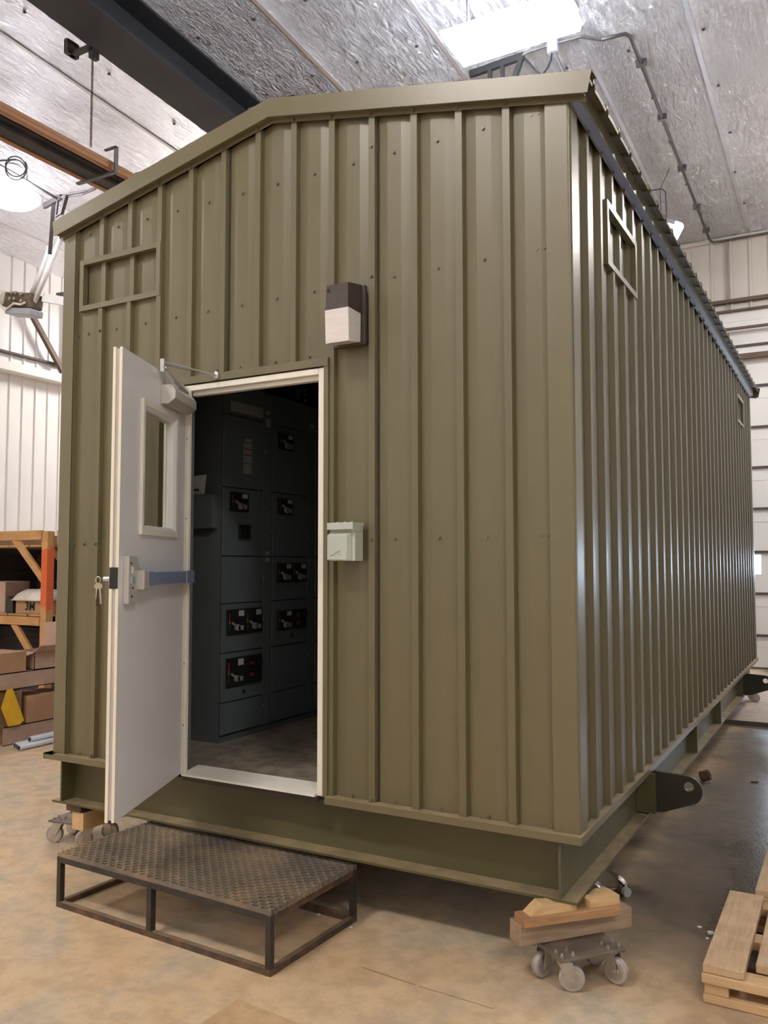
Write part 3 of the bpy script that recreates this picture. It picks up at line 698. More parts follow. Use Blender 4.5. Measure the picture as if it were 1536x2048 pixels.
MB().box(-Wd/2-.16,-Wd/2+.16,-.03,Ln+.03,HR+.112,HR+.116).build('ridge_cap','olive_trim',B)
# vents
def vent(u0,u1,z0,z1,axis):
    if axis == 'f': mp = lambda u,o,z: (u, PAN-o, z); ribs = fr
    else: mp = lambda u,o,z: (-PAN+o, u, z); ribs = sr
    v = siding('vent_panel', B, lambda u,d,z: mp(u, d-.022, z), u0-.01, u1+.01, ribs, z0-.01, lambda u: z1+.01, [], 'olive')
    fw = .034; o0, o1 = PAN+.0, PAN+.005
    def strip(a, b_):  # trapezoid points (u,z) outer a0,a1 inner b0,b1
        P_ = [a[0], a[1], b_[1], b_[0]]; n = 4
        bk = [mp(p[0], o0-.034, p[1]) for p in P_]; ft = [mp(p[0], o1 if i < 2 else o1-.001, p[1]) for i, p in enumerate(P_)]
        MB().add(bk+ft, [(0,1,2,3),(4,5,6,7),(0,1,5,4),(1,2,6,5),(2,3,7,6),(3,0,4,7)]).build('frame_strip','olive_trim',v)
    O = [(u0-fw,z0-fw),(u1+fw,z0-fw),(u1+fw,z1+fw),(u0-fw,z1+fw)]; I = [(u0,z0),(u1,z0),(u1,z1),(u0,z1)]
    for i in range(4): strip((O[i],O[(i+1)%4]),(I[i],I[(i+1)%4]))
vent(-3.222,-2.588,2.868+ZB,3.137+ZB,'f'); vent(.692,1.332,2.822+ZB,3.108+ZB,'r'); vent(6.595,7.115,2.855+ZB,3.115+ZB,'r')
# screws
sm = MB().cyl((0,0,-.003),(0,0,.0035),.0105,10).cyl((0,0,.0035),(0,0,.011),.0072,6).build('screw','screw',loc=(0,0,0)); smesh = sm.data
scr = []
for z in (.010,1.324,2.685,3.345):
    for k in range(12):
        x = -.442-.25*k
        if DX0-.05 < x < DX1+.05 and z < 2.3: continue
        if vent_hole[0]-.05 < x < vent_hole[1]+.05 and abs(z-3.345) > .2 and z > 2.8: continue
        scr.append((x, PAN-.0075, z+ZB, 0))
    for x in (-.137,-.175): scr.append((x if z < 3 else x-.02, PAN-.001, z+ZB+.002, 0))
for k in range(12):
    x = -.317-.25*k; scr.append((x-.0, -.006, gz(x)+.011, 0))
for z in (.012,1.324,2.70,3.40): scr.append((-1.067,0,z+ZB,0))
for z in (1.324,2.685,.012): scr.append((-3.067,0,z+ZB,0)); scr.append((-3.29,PAN,z+ZB,0))
for x in (-2.33,-2.12,-1.95,-1.7,-1.47): scr.append((x,PAN-.004,DZ1+.075,0))
for z in (.012,1.324,2.685):
    for k in range(18):
        y = .302+.25*k+.055
        if k > 12 and z < 1: continue
        scr.append((-PAN+.001,y,z+ZB,1))
for k in range(26): scr.append((.002,.302+.25*k,Hh-.004,1))
sm.parent = B
for i, (x,y,z,s_) in enumerate(scr):
    p = Vector((x,y,z))-ORI[B.name]; r = (math.pi/2,0,0) if s_ == 0 else (0,math.pi/2,0)
    if i == 0: sm.location = p; sm.rotation_euler = r
    else: copy_mesh(sm,'screw',B,p,r)
# base frame
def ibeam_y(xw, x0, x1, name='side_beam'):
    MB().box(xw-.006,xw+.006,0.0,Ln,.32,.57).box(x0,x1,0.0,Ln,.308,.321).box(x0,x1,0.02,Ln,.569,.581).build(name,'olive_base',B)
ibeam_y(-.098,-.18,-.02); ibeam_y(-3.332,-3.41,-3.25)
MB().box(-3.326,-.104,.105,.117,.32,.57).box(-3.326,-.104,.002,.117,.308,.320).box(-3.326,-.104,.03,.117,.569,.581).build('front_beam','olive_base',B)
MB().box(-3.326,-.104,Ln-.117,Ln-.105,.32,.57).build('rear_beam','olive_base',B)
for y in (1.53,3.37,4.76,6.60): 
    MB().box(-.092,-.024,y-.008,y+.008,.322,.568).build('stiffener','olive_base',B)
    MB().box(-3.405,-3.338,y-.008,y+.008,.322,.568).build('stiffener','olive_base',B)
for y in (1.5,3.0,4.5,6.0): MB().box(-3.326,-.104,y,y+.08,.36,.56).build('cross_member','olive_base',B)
def lug(y):
    pts = [(-.09,.575),(.17,.562)]+[(.195+.085*math.sin(a),.475+.085*math.cos(a)) for a in [math.radians(d) for d in range(5,150,12)]]+[(.06,.335),(.0,.325),(-.09,.36)]
    plate_hole('lifting_lug', pts, ((.205,.50),.028), (1,0,0), (0,0,1), (0,.025,0), (0,y,0), 'olive_dark', B)
lug(1.55); lug(6.66)
MB().box(-.09,.02,1.5,1.53,.33,.56).build('lug_gusset','olive_base',B)
# interior shell
MB().box(-3.36,-.07,.12,Ln-.12,ZB-.03,ZB+.012).build('interior_floor','vinyl',B)
b = MB().box(-3.37,-3.34,.06,Ln-.06,ZB,Hh-.06).box(-.08,-.05,.06,Ln-.06,ZB,Hh-.06).box(-3.34,-.08,Ln-.10,Ln-.06,ZB,Hh-.06)
b.box(-3.34,DX0-.01,.06,.09,ZB,Hh-.06).box(DX1+.01,-.08,.06,.09,ZB,Hh-.06).box(DX0-.01,DX1+.01,.06,.09,DZ1+.02,Hh-.06)
b.box(-3.34,-.08,.06,Ln-.06,Hh-.3,Hh-.28)
b.build('interior_liner','liner',B)
# door frame
MB().box(DX1-.036,DX1,-.006,.10,ZB-.01,DZ1).build('door_jamb','frame_white',B,bevel=.003)
MB().box(DX0,DX0+.036,-.006,.016,ZB-.01,DZ1).build('door_jamb','frame_white',B,bevel=.003)
MB().box(DX0+.036,DX1-.036,-.006,.04,DZ1-.034,DZ1).box(DX0+.036,DX1-.036,.02,.06,DZ1-.06,DZ1-.034).build('door_head','frame_white',B,bevel=.003)
MB().hexa([(DX0+.03,-.03,ZB-.012),(DX1-.036,-.03,ZB-.012),(DX1-.036,.115,ZB-.012),(DX0+.03,.115,ZB-.012),(DX0+.03,-.03,ZB+.0),(DX1-.036,-.03,ZB+.0),(DX1-.036,.115,ZB+.022),(DX0+.03,.115,ZB+.022)]).build('door_sill','frame_white',B)
MB().box(DX0+.03,DX1-.02,-.022,-.006,ZB-.038,ZB-.012).build('sill_angle','olive_dark',B)
MB().box(DX0-.05,DX1+.03,-.016,.02,DZ1+.006,DZ1+.05).build('head_flashing','olive_trim',B)
MB().box(DX1+.002,DX1+.03,-.012,.02,ZB-.01,DZ1+.006).build('jamb_flashing','olive_trim',B)
# ---- the door leaf
HX = Vector((-2.317,-.006,ZB+.002)); TH = math.radians(-66.4); DW = .955; DH = 2.235
wx0,wx1,wz0,wz1 = .185,.71,1.345,2.035
hx0,hx1,hz0,hz1 = wx0+.045,wx1-.045,wz0+.045,wz1-.045
db = MB()
def leaf(ya,yb,i,k):
    db.box(i,hx0,ya,yb,k,DH-k); db.box(hx1,DW-k,ya,yb,k,DH-k); db.box(hx0,hx1,ya,yb,k,hz0); db.box(hx0,hx1,ya,yb,hz1,DH-k)
leaf(-.045,-.031,0,0); leaf(-.014,0,0,0); leaf(-.031,-.014,.01,.008)
door = db.build('door','white_door')
for v in door.data.vertices: v.co += ORI[door.name]
door.parent = B; door.location = HX-ORI[B.name]; door.rotation_euler = (0,0,TH); ORI[door.name] = Vector((0,0,0)); door['label'] = 'white steel door leaf swung open'
MB().box(DW-.002,DW+.0015,-.0455,-.0315,0,DH).box(DW-.002,DW+.0015,-.0135,.0005,0,DH).build('edge_rail','cream',door)
MB().box(DW-.012,DW-.006,-.031,-.014,0.01,DH-.01).build('edge_channel','lilac',door)
MB().box(.03,DW-.03,-.032,-.013,DH-.012,DH+.004).build('top_channel','black',door)
MB().box(DW-.1,DW-.005,-.031,-.014,-.006,.004).build('bottom_seal','black',door)
MB().box(.0,.022,-.001,.003,0,DH).build('hinge_leaf','frame_white',door)
for z in (.27,.62,1.1,1.46,1.93): MB().cyl((.012,.003,z),(.012,.0055,z),.005,8).build('hinge_screw','black',door)
# window of the door
def fr4(b, x0,x1,z0,z1,wd,y0,y1,y1i):
    O = [(x0,z0),(x1,z0),(x1,z1),(x0,z1)]; I = [(x0+wd,z0+wd),(x1-wd,z0+wd),(x1-wd,z1-wd),(x0+wd,z1-wd)]
    for i in range(4):
        j = (i+1)%4; P_ = [O[i],O[j],I[j],I[i]]
        b.add([(p,y0,q) for p,q in P_]+[(p,y1 if k<2 else y1i,q) for k,(p,q) in enumerate(P_)],[(0,1,2,3),(4,5,6,7),(0,1,5,4),(1,2,6,5),(2,3,7,6),(3,0,4,7)])
    return b
fr4(MB(),wx0,wx1,wz0,wz1,.028,-.002,.016,.014).build('window_frame','frame_white',door)
fr4(MB(),wx0+.028,wx1-.028,wz0+.028,wz1-.028,.02,-.002,.014,.002).build('window_bead','white_door',door)
MB().box(hx0-.004,hx1+.004,-.026,-.020,hz0-.004,hz1+.004).build('window_pane','glass',door)
fr4(MB(),wx0,wx1,wz0,wz1,.05,-.058,-.044,-.044).build('outer_window_frame','frame_white',door)
# closer
cb = [(0,0),(.0,.075),(.055,.085),(.085,.06),(.085,.02),(.055,-.02),(.0,-.02)]
MB().prism([(a,c) for a,c in [(0,-.03),(.045,-.03),(.085,.0),(.085,.045),(.06,.075),(0,.075)]],(.09,0,2.085),(0,1,0),(0,0,1),(.36,0,0)).build('closer_body','silver',door,bevel=.004)
MB().bar((.40,.05,2.175),(.50,.03,2.245),.012,.03).bar((.16,.05,2.168),(.50,.035,2.24),.03,.010).build('closer_arm','silver',door)
MB().cyl((.50,.03,2.215),(.50,.03,2.285),.014,10).build('arm_joint','alu',door)
inv = Matrix.Rotation(-TH,4,'Z') @ Matrix.Translation(-HX)
pe = inv @ Vector((-2.085,-.022,2.283+ZB))
mid = Vector((.50,.03,2.265)).lerp(pe,.5)
MB().cyl((.50,.03,2.265),mid,.010,8).cyl(mid,pe,.007,8).build('forearm','alu',door)
MB().lathe([(.013,-.02),(.016,0),(.013,.02)],pe,n=10).build('forearm_shoe','alu',door)
# panic bar
MB().prism([(.905,1.005),(.80,1.005),(.745,1.085),(.745,1.15),(.80,1.235),(.905,1.235)],(0,0,0),(1,0,0),(0,0,1),(0,.03,0)).build('exit_device_case','silver',door,bevel=.004)
MB().box(.69,.80,.0,.065,1.07,1.165).build('device_housing','silver',door,bevel=.006)
MB().box(.845,.885,.029,.04,1.10,1.135).build('latch_bolt_case','motor_grey',door)
MB().box(.855,.87,.029,.034,1.15,1.185).build('indicator','frame_white',door)
for q in ((.885,1.20),(.86,1.08),(.87,1.04),(.79,1.085)): MB().cyl((q[0],.029,q[1]),(q[0],.034,q[1]),.005,8).build('case_screw','black',door)
MB().box(.10,.72,.02,.062,1.092,1.155).build('push_bar','alu_blue',door,bevel=.004)
MB().box(.68,.735,.015,.066,1.085,1.16).build('bar_end_cap','alu_blue',door,bevel=.003)
MB().box(.03,.16,.0,.066,1.088,1.158).build('bar_end_cap','alu_blue',door,bevel=.004)
MB().box(DW-.004,DW+.003,-.044,-.002,1.08,1.18).build('latch_plate','black',door)
# outside lever
MB().cyl((.90,-.045,1.125),(.90,-.055,1.125),.03,14).cyl((.90,-.05,1.125),(.90,-.095,1.125),.012,10).cyl((.905,-.09,1.125),(.79,-.095,1.125),.010,10).build('lever_handle','alu',door)
# keys
kp = Matrix.Translation(HX) @ Matrix.Rotation(TH,4,'Z') @ Vector((.91,-.12,1.125))
t = thing('key_ring', kp-Vector((0,0,.15)), 'small bunch of keys hanging from the outside lever of the white door', 'keys')
R_ = [kp+Vector((.016*math.cos(a), 0, .016*math.sin(a)-.005)) for a in [2*math.pi*i/14 for i in range(14)]]
MB().tube(R_,.0022,5,True).build('ring','chrome',t)
def key(dx, ang, L):
    b = MB(); r = RX(ang,3,'Y')
    b.lathe([(.014,-.0012),(.014,.0012)],kp+r@Vector((dx,0,-.035)),(.3,-1,0),12)
    b.obox(kp+r@Vector((dx,0,-.035-L/2)),(.009,.0022,L),r); return b.build('key','chrome',t)
key(-.004,.05,.06); key(.008,-.12,.085)
MB().bar(kp+Vector((.0,0,-.05)),kp+Vector((-.008,0,-.13)),.006,.002).build('tag_strip','black',t)

# ================================================================== SWITCHGEAR
lv = [.06,.272,.60,.93,1.25,1.72,2.22,2.44]
CXF = -2.596
def section(y0, dy, idx, label):
    t = thing('switchgear_cabinet', (-2.85,y0+.28,ZB+.012), label, 'cabinet', 'switchgear line-up inside the building')
    body = MB().box(-3.3,CXF-.012,y0,y0+.555,ZB+.012,2.44+ZB).build('body','mcc_side',t)
    MB().box(CXF-.012,CXF-.008,y0+.002,y0+.553,ZB+.05,2.435+ZB).build('seam_backing','mcc_gap',t)
    MB().box(CXF-.009,CXF-.001,y0+.455,y0+.552,ZB+.06,1.247+ZB).box(CXF-.009,CXF-.001,y0+.455,y0+.552,1.253+ZB,2.43+ZB).build('wireway_cover','mcc',t,bevel=.002)
    D = []
    for a, b_ in zip(lv, lv[1:]):
        D.append(MB().box(CXF-.009,CXF,y0+.004,y0+.45,a+.004+ZB,b_-.004+ZB).build('unit_door','mcc',t,bevel=.002))
    for z in (.2,.5,.8,1.1,1.4,1.6,2.0): MB().cyl((CXF,y0+.46,z+ZB),(CXF+.004,y0+.46,z+ZB),.005,8).build('latch_screw','zinc',t)
    return t, D, y0
def operator(dr, y0, y1, z0, z1, lev=1, lights=False, off=0):
    p = MB().box(CXF,CXF+.012,y0,y1,z0+ZB,z1+ZB).build('operator_plate','black',dr,bevel=.003)
    n = lev; 
    for i in range(n):
        w_ = (y1-y0)/(2 if (n == 2 or lights) else 1); a = y0+i*w_; h = z1-z0
        pv = Vector((CXF+.02,a+w_*.5,z0+h*.28+ZB))
        bd = MB().cyl(pv-Vector((.008,0,0)),pv+Vector((.012,0,0)),.022,14).bar(pv+Vector((.006,0,0)),pv+Vector((.006,w_*.28,-.004)),.012,.030).bar(pv+Vector((.006,0,0)),pv+Vector((.004,-w_*.3,.035)),.010,.014)
        bd.build('lever','lever',dr)
        MB().box(CXF+.012,CXF+.0135,a+w_*.1,a+w_*.15,z0+h*.62+ZB,z0+h*.85+ZB).build('on_mark','red',dr)
        MB().box(CXF+.012,CXF+.0135,a+w_*.1,a+w_*.15,z0+h*.42+ZB,z0+h*.6+ZB).build('trip_mark','yellow_mark',dr)
        MB().box(CXF+.012,CXF+.0135,a+w_*.1,a+w_*.15,z0+h*.15+ZB,z0+h*.4+ZB).build('off_mark','green_mark',dr)
        MB().box(CXF+.012,CXF+.0138,a+w_*.62,a+w_*.92,z1-h*.28+ZB,z1-h*.06+ZB).build('name_label','label',dr)
    if lights:
        for (fy, fz, mt) in ((.68,.72,'pilot_red'),(.68,.32,'pilot_red'),(.9,.72,'black')):
            q = Vector((CXF+.012,y0+(y1-y0)*fy,z0+(z1-z0)*fz+ZB)); MB().cyl(q,q+Vector((.025,0,0)),.014,12).build('pilot_light',mt,dr)
        q = Vector((CXF,(y0+y1)/2+.0,z0-.045+ZB)); MB().cyl(q,q+Vector((.01,0,0)),.014,12).build('reset_button','black',dr)
def logo_mtx(y, z): return Matrix.Translation((0,0,0)) @ Matrix(((0,0,1,CXF+.001),(1,0,0,y),(0,1,0,z),(0,0,0,1)))
t1, D, y0 = section(.655, 0, 0, 'grey switchgear cabinet nearest the door with long white nameplate')
off = ORI[t1.name]
operator(D[4],.726,.924,1.556,1.688); operator(D[2],.703,1.090,.718,.889,2); operator(D[1],.700,1.09,.369,.563,1,True)
MB().box(CXF,CXF+.02,.821,.938,1.371+ZB,1.464+ZB).build('meter','black',D[4],bevel=.004)
MB().box(CXF,CXF+.002,.73,1.095,2.245+ZB,2.315+ZB).build('nameplate','label_grey',D[6])
text('maker_mark','EATON','blue_print',D[6],.052,Matrix.Translation(-off) @ logo_mtx(.835,2.385+ZB),bold=.0015)
for i in range(3): MB().box(CXF,CXF+.001,.95,1.03,2.40-i*.014+ZB,2.404-i*.014+ZB).build('print_line','blue_print',D[6])
MB().box(CXF,CXF+.0015,.872,.965,1.905+ZB,2.04+ZB).build('warning_label','label_grey',D[5])
MB().box(CXF+.001,CXF+.002,.874,.963,1.995+ZB,2.003+ZB).build('warning_band','red',D[5]); MB().box(CXF+.001,CXF+.002,.874,.963,1.955+ZB,1.963+ZB).build('warning_band','red',D[5])
MB().box(CXF,CXF+.0015,.89,.96,2.05+ZB,2.075+ZB).build('name_label','label_grey',D[5]); MB().box(CXF,CXF+.0015,.875,.962,1.825+ZB,1.895+ZB).build('info_label','label_grey',D[5])
t2, D2, y2 = section(1.215, 0, 1, 'second grey switchgear cabinet from the door with four black switch handles')
operator(D2[5],1.275,1.46,2.042,2.167); operator(D2[4],1.269,1.46,1.562,1.681); operator(D2[3],1.262,1.645,1.061,1.203,2); operator(D2[2],1.272,1.645,.709,.854,1,True)
for (ya,yb,za,zb2) in ((1.13,1.18,2.28,2.31),(1.13,1.185,2.19,2.25),(1.13,1.18,1.262,1.285),(1.13,1.18,1.215,1.238)):
    MB().box(CXF,CXF+.0015,ya,yb,za+ZB,zb2+ZB).build('wireway_label','label_grey',t1)
MB().box(CXF,CXF+.0015,1.70,1.75,2.26+ZB,2.29+ZB).build('wireway_label','label_grey',t2)
t3, D3, y3 = section(1.775, 0, 2, 'third grey switchgear cabinet, mostly hidden behind the right door jamb')
operator(D3[5],1.83,2.02,2.042,2.167); operator(D3[4],1.83,2.02,1.562,1.681); operator(D3[3],1.82,2.2,1.061,1.203,2)
for (ob) in (): pass
# cable and conduit on top of cabinets
t = thing('cable_conduit', (-2.7,1.9,2.44+ZB), 'dark flexible conduit rising from top of switchgear', 'conduit')
MB().tube([(-2.66,1.62,2.44+ZB),(-2.65,1.62,2.6+ZB),(-2.7,1.7,2.8+ZB),(-2.8,1.8,3.0+ZB)],.035,10).build('sleeve','black',t,smooth=True)
for i in range(5): MB().cyl((-2.61,1.64,2.47+.04*i+ZB),(-2.60,1.64,2.47+.04*i+ZB),.006,8).build('rivet','zinc',t)
# end of line-up: document and pocket
t = tag(MB().box(-2.98,-2.634,.60,.6545,1.435+ZB,1.668+ZB).build('document_pocket','mcc_side',bevel=.004), 'grey document box on the end of the nearest switchgear cabinet', 'box')
b = MB(); vs = []
for i in range(7):
    for j in range(5):
        u = i/6; v = j/4; vs.append((-2.97+.26*u, .615+.012*math.sin(u*5+v*2), 1.66+ZB+.14*v-(.02*(1-u) if j == 4 else 0)))
b.add(vs,[(i*5+j,(i+1)*5+j,(i+1)*5+j+1,i*5+j+1) for i in range(6) for j in range(4)])
o = b.build('paper_sheet','paper'); tag(o,'white paper with black print sticking out of the grey document box','paper')
md = o.modifiers.new('solid','SOLIDIFY'); md.thickness = .001
pl = MB().box(-2.90,-2.755,.598,.6005,1.692+ZB,1.704+ZB).build('print_line','ink',o)

# ================================================================== wall light, outlet
t = thing('wall_light', (-1.18,0,2.336+ZB), 'bronze wall pack light with frosted lens beside door head', 'lamp')
MB().box(-1.286,-1.090,-.03,0.0,2.336+ZB,2.653+ZB).build('back_plate','bronze',t,bevel=.006)
MB().hexa([(-1.265,-.03,2.50+ZB),(-1.11,-.03,2.50+ZB),(-1.115,-.155,2.50+ZB),(-1.255,-.155,2.50+ZB)][::-1]+[(-1.265,-.03,2.655+ZB),(-1.11,-.03,2.655+ZB),(-1.12,-.15,2.637+ZB),(-1.25,-.15,2.637+ZB)][::-1]).build('hood','bronze',t,bevel=.004)
MB().hexa([(-1.262,-.03,2.350+ZB),(-1.115,-.03,2.350+ZB),(-1.115,-.150,2.330+ZB),(-1.256,-.150,2.330+ZB)][::-1]+[(-1.262,-.03,2.505+ZB),(-1.113,-.03,2.505+ZB),(-1.113,-.158,2.505+ZB),(-1.256,-.158,2.505+ZB)][::-1]).build('lens','lens_wall',t,bevel=.004)
MB().box(-1.245,-1.232,-.157,-.154,2.60+ZB,2.615+ZB).build('badge','black',t)
t = thing('outlet_box', (-1.19,0,1.212+ZB), 'pale grey metal outlet box on wall right of door', 'electrical box')
MB().box(-1.262,-1.116,-.085,0.0,1.212+ZB,1.395+ZB).build('body','boxgrey',t,bevel=.004)
MB().hexa([(-1.264,-.118,1.215+ZB),(-1.148,-.118,1.215+ZB),(-1.130,-.085,1.212+ZB),(-1.264,-.085,1.212+ZB)]+[(-1.264,-.118,1.345+ZB),(-1.148,-.118,1.345+ZB),(-1.130,-.085,1.36+ZB),(-1.264,-.085,1.36+ZB)]).build('hinged_cover','boxgrey',t,bevel=.006)
MB().box(-1.268,-1.112,-.112,0.0,1.388+ZB,1.408+ZB).box(-1.268,-1.112,-.112,-.108,1.372+ZB,1.39+ZB).box(-1.117,-1.112,-.11,-.02,1.36+ZB,1.39+ZB).build('rain_hood','boxgrey',t,bevel=.003)
for x in (-1.235,-1.19,-1.15): MB().cyl((x,-.06,1.408+ZB),(x,-.06,1.414+ZB),.007,8).build('hood_rivet','boxgrey',t)
MB().tube([(-1.245,-.119,1.24+ZB),(-1.22,-.119,1.247+ZB),(-1.2,-.119,1.262+ZB),(-1.185,-.119,1.265+ZB),(-1.195,-.119,1.25+ZB),(-1.175,-.119,1.243+ZB)],.003,5).build('embossed_mark','boxgrey',t)

# ================================================================== STEP PLATFORM
FL_ = Vector((-2.67,-.577)); FR_ = Vector((-1.21,-.65)); SA = math.atan2(FR_.y-FL_.y, FR_.x-FL_.x); SL = (FR_-FL_).length; SD = .69; SH = .262
t = thing('step_platform', (FL_.x,FL_.y,0), 'black steel step platform with worn open grating below the doorway', 'step', rz=SA, local=True)
q = .0145
def rail(a, b_, mt='black_metal', nm='frame_rail'): return MB().bar(a, b_, .029, .029).build(nm, mt, t)
for z, mt in ((q,'rusty'),(SH-q,'black_metal')):
    rail((0,q,z),(SL,q,z),mt); rail((0,SD-q,z),(SL,SD-q,z),mt); rail((q,.03,z),(q,SD-.03,z),mt); rail((SL-q,.03,z),(SL-q,SD-.03,z),'rusty')
for x in (q, SL-q):
    for y in (q, SD-q): MB().bar((x,y,.029),(x,y,SH-.029),.029,.029).build('leg','black_metal',t)
MB().bar((SL*.478,q,.029),(SL*.478,q,SH-.029),.032,.032).build('leg','black_metal',t)
MB().bar((SL*.478,SD-q,.029),(SL*.478,SD-q,SH-.029),.032,.032).build('leg','black_metal',t)
# grating: bearing bars along the length with crimped spacer bars between them
NB = 25
zt, zb_ = SH+.022, SH-.004
for i in range(NB+1):
    y = .006+i*(SD-.012)/NB; bb = MB()
    # serrated top edge
    n = 56; vs = []
    for k in range(n+1):
        x = SL*k/n; h = zt if (k+i) % 2 else zt-.0035
        vs += [(x,y-.0032,zb_),(x,y+.0032,zb_),(x,y+.0032,h),(x,y-.0032,h)]
    fs = [(0,1,2,3),(4*n+3,4*n+2,4*n+1,4*n)]
    for k in range(n):
        a = 4*k; c = a+4; fs += [(a,a+3,c+3,c),(a+3,a+2,c+2,c+3),(a+2,a+1,c+1,c+2),(a+1,a,c,c+1)]
    bb.add(vs,fs).build('bearing_bar','grate',t)
bb = MB(); st = .056; dyb = (SD-.012)/NB
for i in range(NB):
    y0_ = .006+i*dyb; x = (.0 if i % 2 else st/2)
    while x < SL-.01:
        x1_ = min(x+st*.36, SL); bb.box(x, x1_, y0_+.003, y0_+dyb-.003, zb_+.004, zt-.0045); x += st
o = bb.build('spacer_bars','grate',t); o['kind'] = 'stuff'

# ================================================================== DOLLIES
def dolly(center, ang, label, heads, PL=.33, PW=.25, zoff=0, clear=None):
    t = thing('caster_dolly', (center[0],center[1],0), label, 'dolly', 'caster dollies under the building', rz=ang, local=True); t.location.z = zoff
    MB().box(-PL/2,PL/2,-PW/2,PW/2,.138,.150).build('plate','dolly',t,bevel=.002)
    k = 0
    for sx in (-1,1):
        for sy in (-1,1):
            cx, cy = sx*(PL/2-.05), sy*(PW/2-.05); h = heads[k]; k += 1
            d = Vector((math.cos(h),math.sin(h),0)); s_ = Vector((-d.y,d.x,0)); ax = Vector((cx,cy,.055))+d*.03
            f = MB().cyl((cx,cy,.128),(cx,cy,.138),.035,14)
            for sg in (-1,1):
                o_ = s_*sg*.022
                f.add([Vector((cx,cy,.128))+o_-d*.03,Vector((cx,cy,.128))+o_+d*.035,ax+o_+d*.014+Vector((0,0,-.012)),ax+o_-d*.014+Vector((0,0,-.012)),
                       Vector((cx,cy,.128))+o_*1.16-d*.03,Vector((cx,cy,.128))+o_*1.16+d*.035,ax+o_*1.16+d*.014+Vector((0,0,-.012)),ax+o_*1.16-d*.014+Vector((0,0,-.012))],
                      [(0,1,2,3),(4,5,6,7),(0,1,5,4),(1,2,6,5),(2,3,7,6),(3,0,4,7)])
            f.obox(Vector((cx,cy,.127)),(.066,.05,.004),Matrix((d,s_,Vector((0,0,1)))).transposed())
            fk = f.build('caster_fork','zinc',t)
            MB().lathe([(.048,-.016),(.055,-.013),(.055,.013),(.048,.016)],ax,s_,28).build('wheel','tread',fk,smooth=True)
            MB().lathe([(.014,-.0185),(.018,-.0165),(.040,-.0165),(.043,-.0135),(.043,.0135),(.040,.0165),(.018,.0165),(.014,.0185)],ax,s_,24).build('wheel_hub','zinc',fk)
            MB().cyl(ax-s_*.03,ax+s_*.03,.006,8).build('axle_bolt','zinc',fk)
            if clear and clear(sx,sy): continue
            for bx in (-1,1):
                for by in (-1,1):
                    q = (cx+bx*.027,cy+by*.024); MB().cyl((q[0],q[1],.15),(q[0],q[1],.158),.009,6).cyl((q[0],q[1],.158),(q[0],q[1],.167),.005,6).build('bolt','zinc',t)
    return t
A1 = math.radians(48.8)
# plate front-right long edge runs from (-.034,-.201) to (.18,.043); depth away from the camera side
e0 = Vector((-.034,-.201)); e1 = Vector((.18,.043)); nrm = Vector((-(e1-e0).y,(e1-e0).x)).normalized()
ctr = (e0+e1)/2 + nrm*.125
dolly(ctr, A1, 'caster dolly carrying stacked timber under near right corner of building', [math.radians(-30),math.radians(200),math.radians(-65),math.radians(10)], clear=lambda a,b: b > 0)
dolly((-3.40,.24), math.radians(8), 'caster dolly under the left front corner of building', [math.radians(195),math.radians(170),math.radians(230),math.radians(30)], PL=.34, PW=.26, clear=lambda a,b: a > 0)
dolly((-.20,8.1), math.radians(20), 'caster dolly far back under the second lifting lug', [math.radians(30),math.radians(80),math.radians(-20),math.radians(10)], zoff=.05)
# timbers of the near corner
def beam_obj(name, p0, p1, wd, z0, z1, mat, label, cat, group=None, ends=None):
    p0 = Vector(p0); p1 = Vector(p1); c = (p0+p1)/2; L = (p1-p0).length; a = math.atan2(p1.y-p0.y,p1.x-p0.x)
    o = MB().box(-L/2,L/2,-wd/2,wd/2,0,z1-z0).build(name,mat,loc=(0,0,0),bevel=.003); o.location = (c.x,c.y,z0); o.rotation_euler = (0,0,a)
    return tag(o,label,cat,group)
nb = Vector((-.75,.66)).normalized()
s0 = Vector((-.226,-.168)); s1 = Vector((.155,.272))
u_ = (s1-s0).normalized(); n_ = Vector((-u_.y,u_.x))
beam_obj('timber_block', s0+n_*.047, s1+n_*.047, .092, .152, .242, 'timber', 'square grey-brown timber lying on the near caster dolly', 'timber')
b0 = Vector((-.195,-.185)); b1 = Vector((.138,.165)); 
beam_obj('wooden_board', b0+n_*.052, b1+n_*.052, .10, .242, .279, 'board', 'reddish brown board on top of the square timber', 'board')
# two shaped shims
def shim(p, ang, poly, wd, label):
    o = MB().prism(poly,(0,-wd/2,0),(1,0,0),(0,0,1),(0,wd,0)).build('wood_shim','shim',loc=(0,0,0)); o.location = (*p,.279); o.rotation_euler = (0,0,ang)
    return tag(o,label,'wood','pale wood shims under the corner')
shim((-.145,-.045), A1, [(-.10,0),(.13,0),(.13,.029),(.05,.029),(.02,.04),(-.04,.046),(-.075,.02)], .075, 'pale curved wood shim left of the building corner tip')
shim((.035,.155), A1, [(-.07,0),(.085,0),(.085,.038),(.04,.052),(-.0,.05),(-.03,.029),(-.07,.029)], .075, 'pale wood shim right of the building corner tip')
# left corner
beam_obj('timber_block', (-3.21,.03), (-3.21,.62), .10, .152, .262, 'shim', 'pale timber block with cracked end under left front corner', 'timber')
beam_obj('steel_spacer', (-3.24,.02), (-3.24,.5), .13, .264, .300, 'rusty', 'dark steel spacer on the cracked timber block', 'spacer')

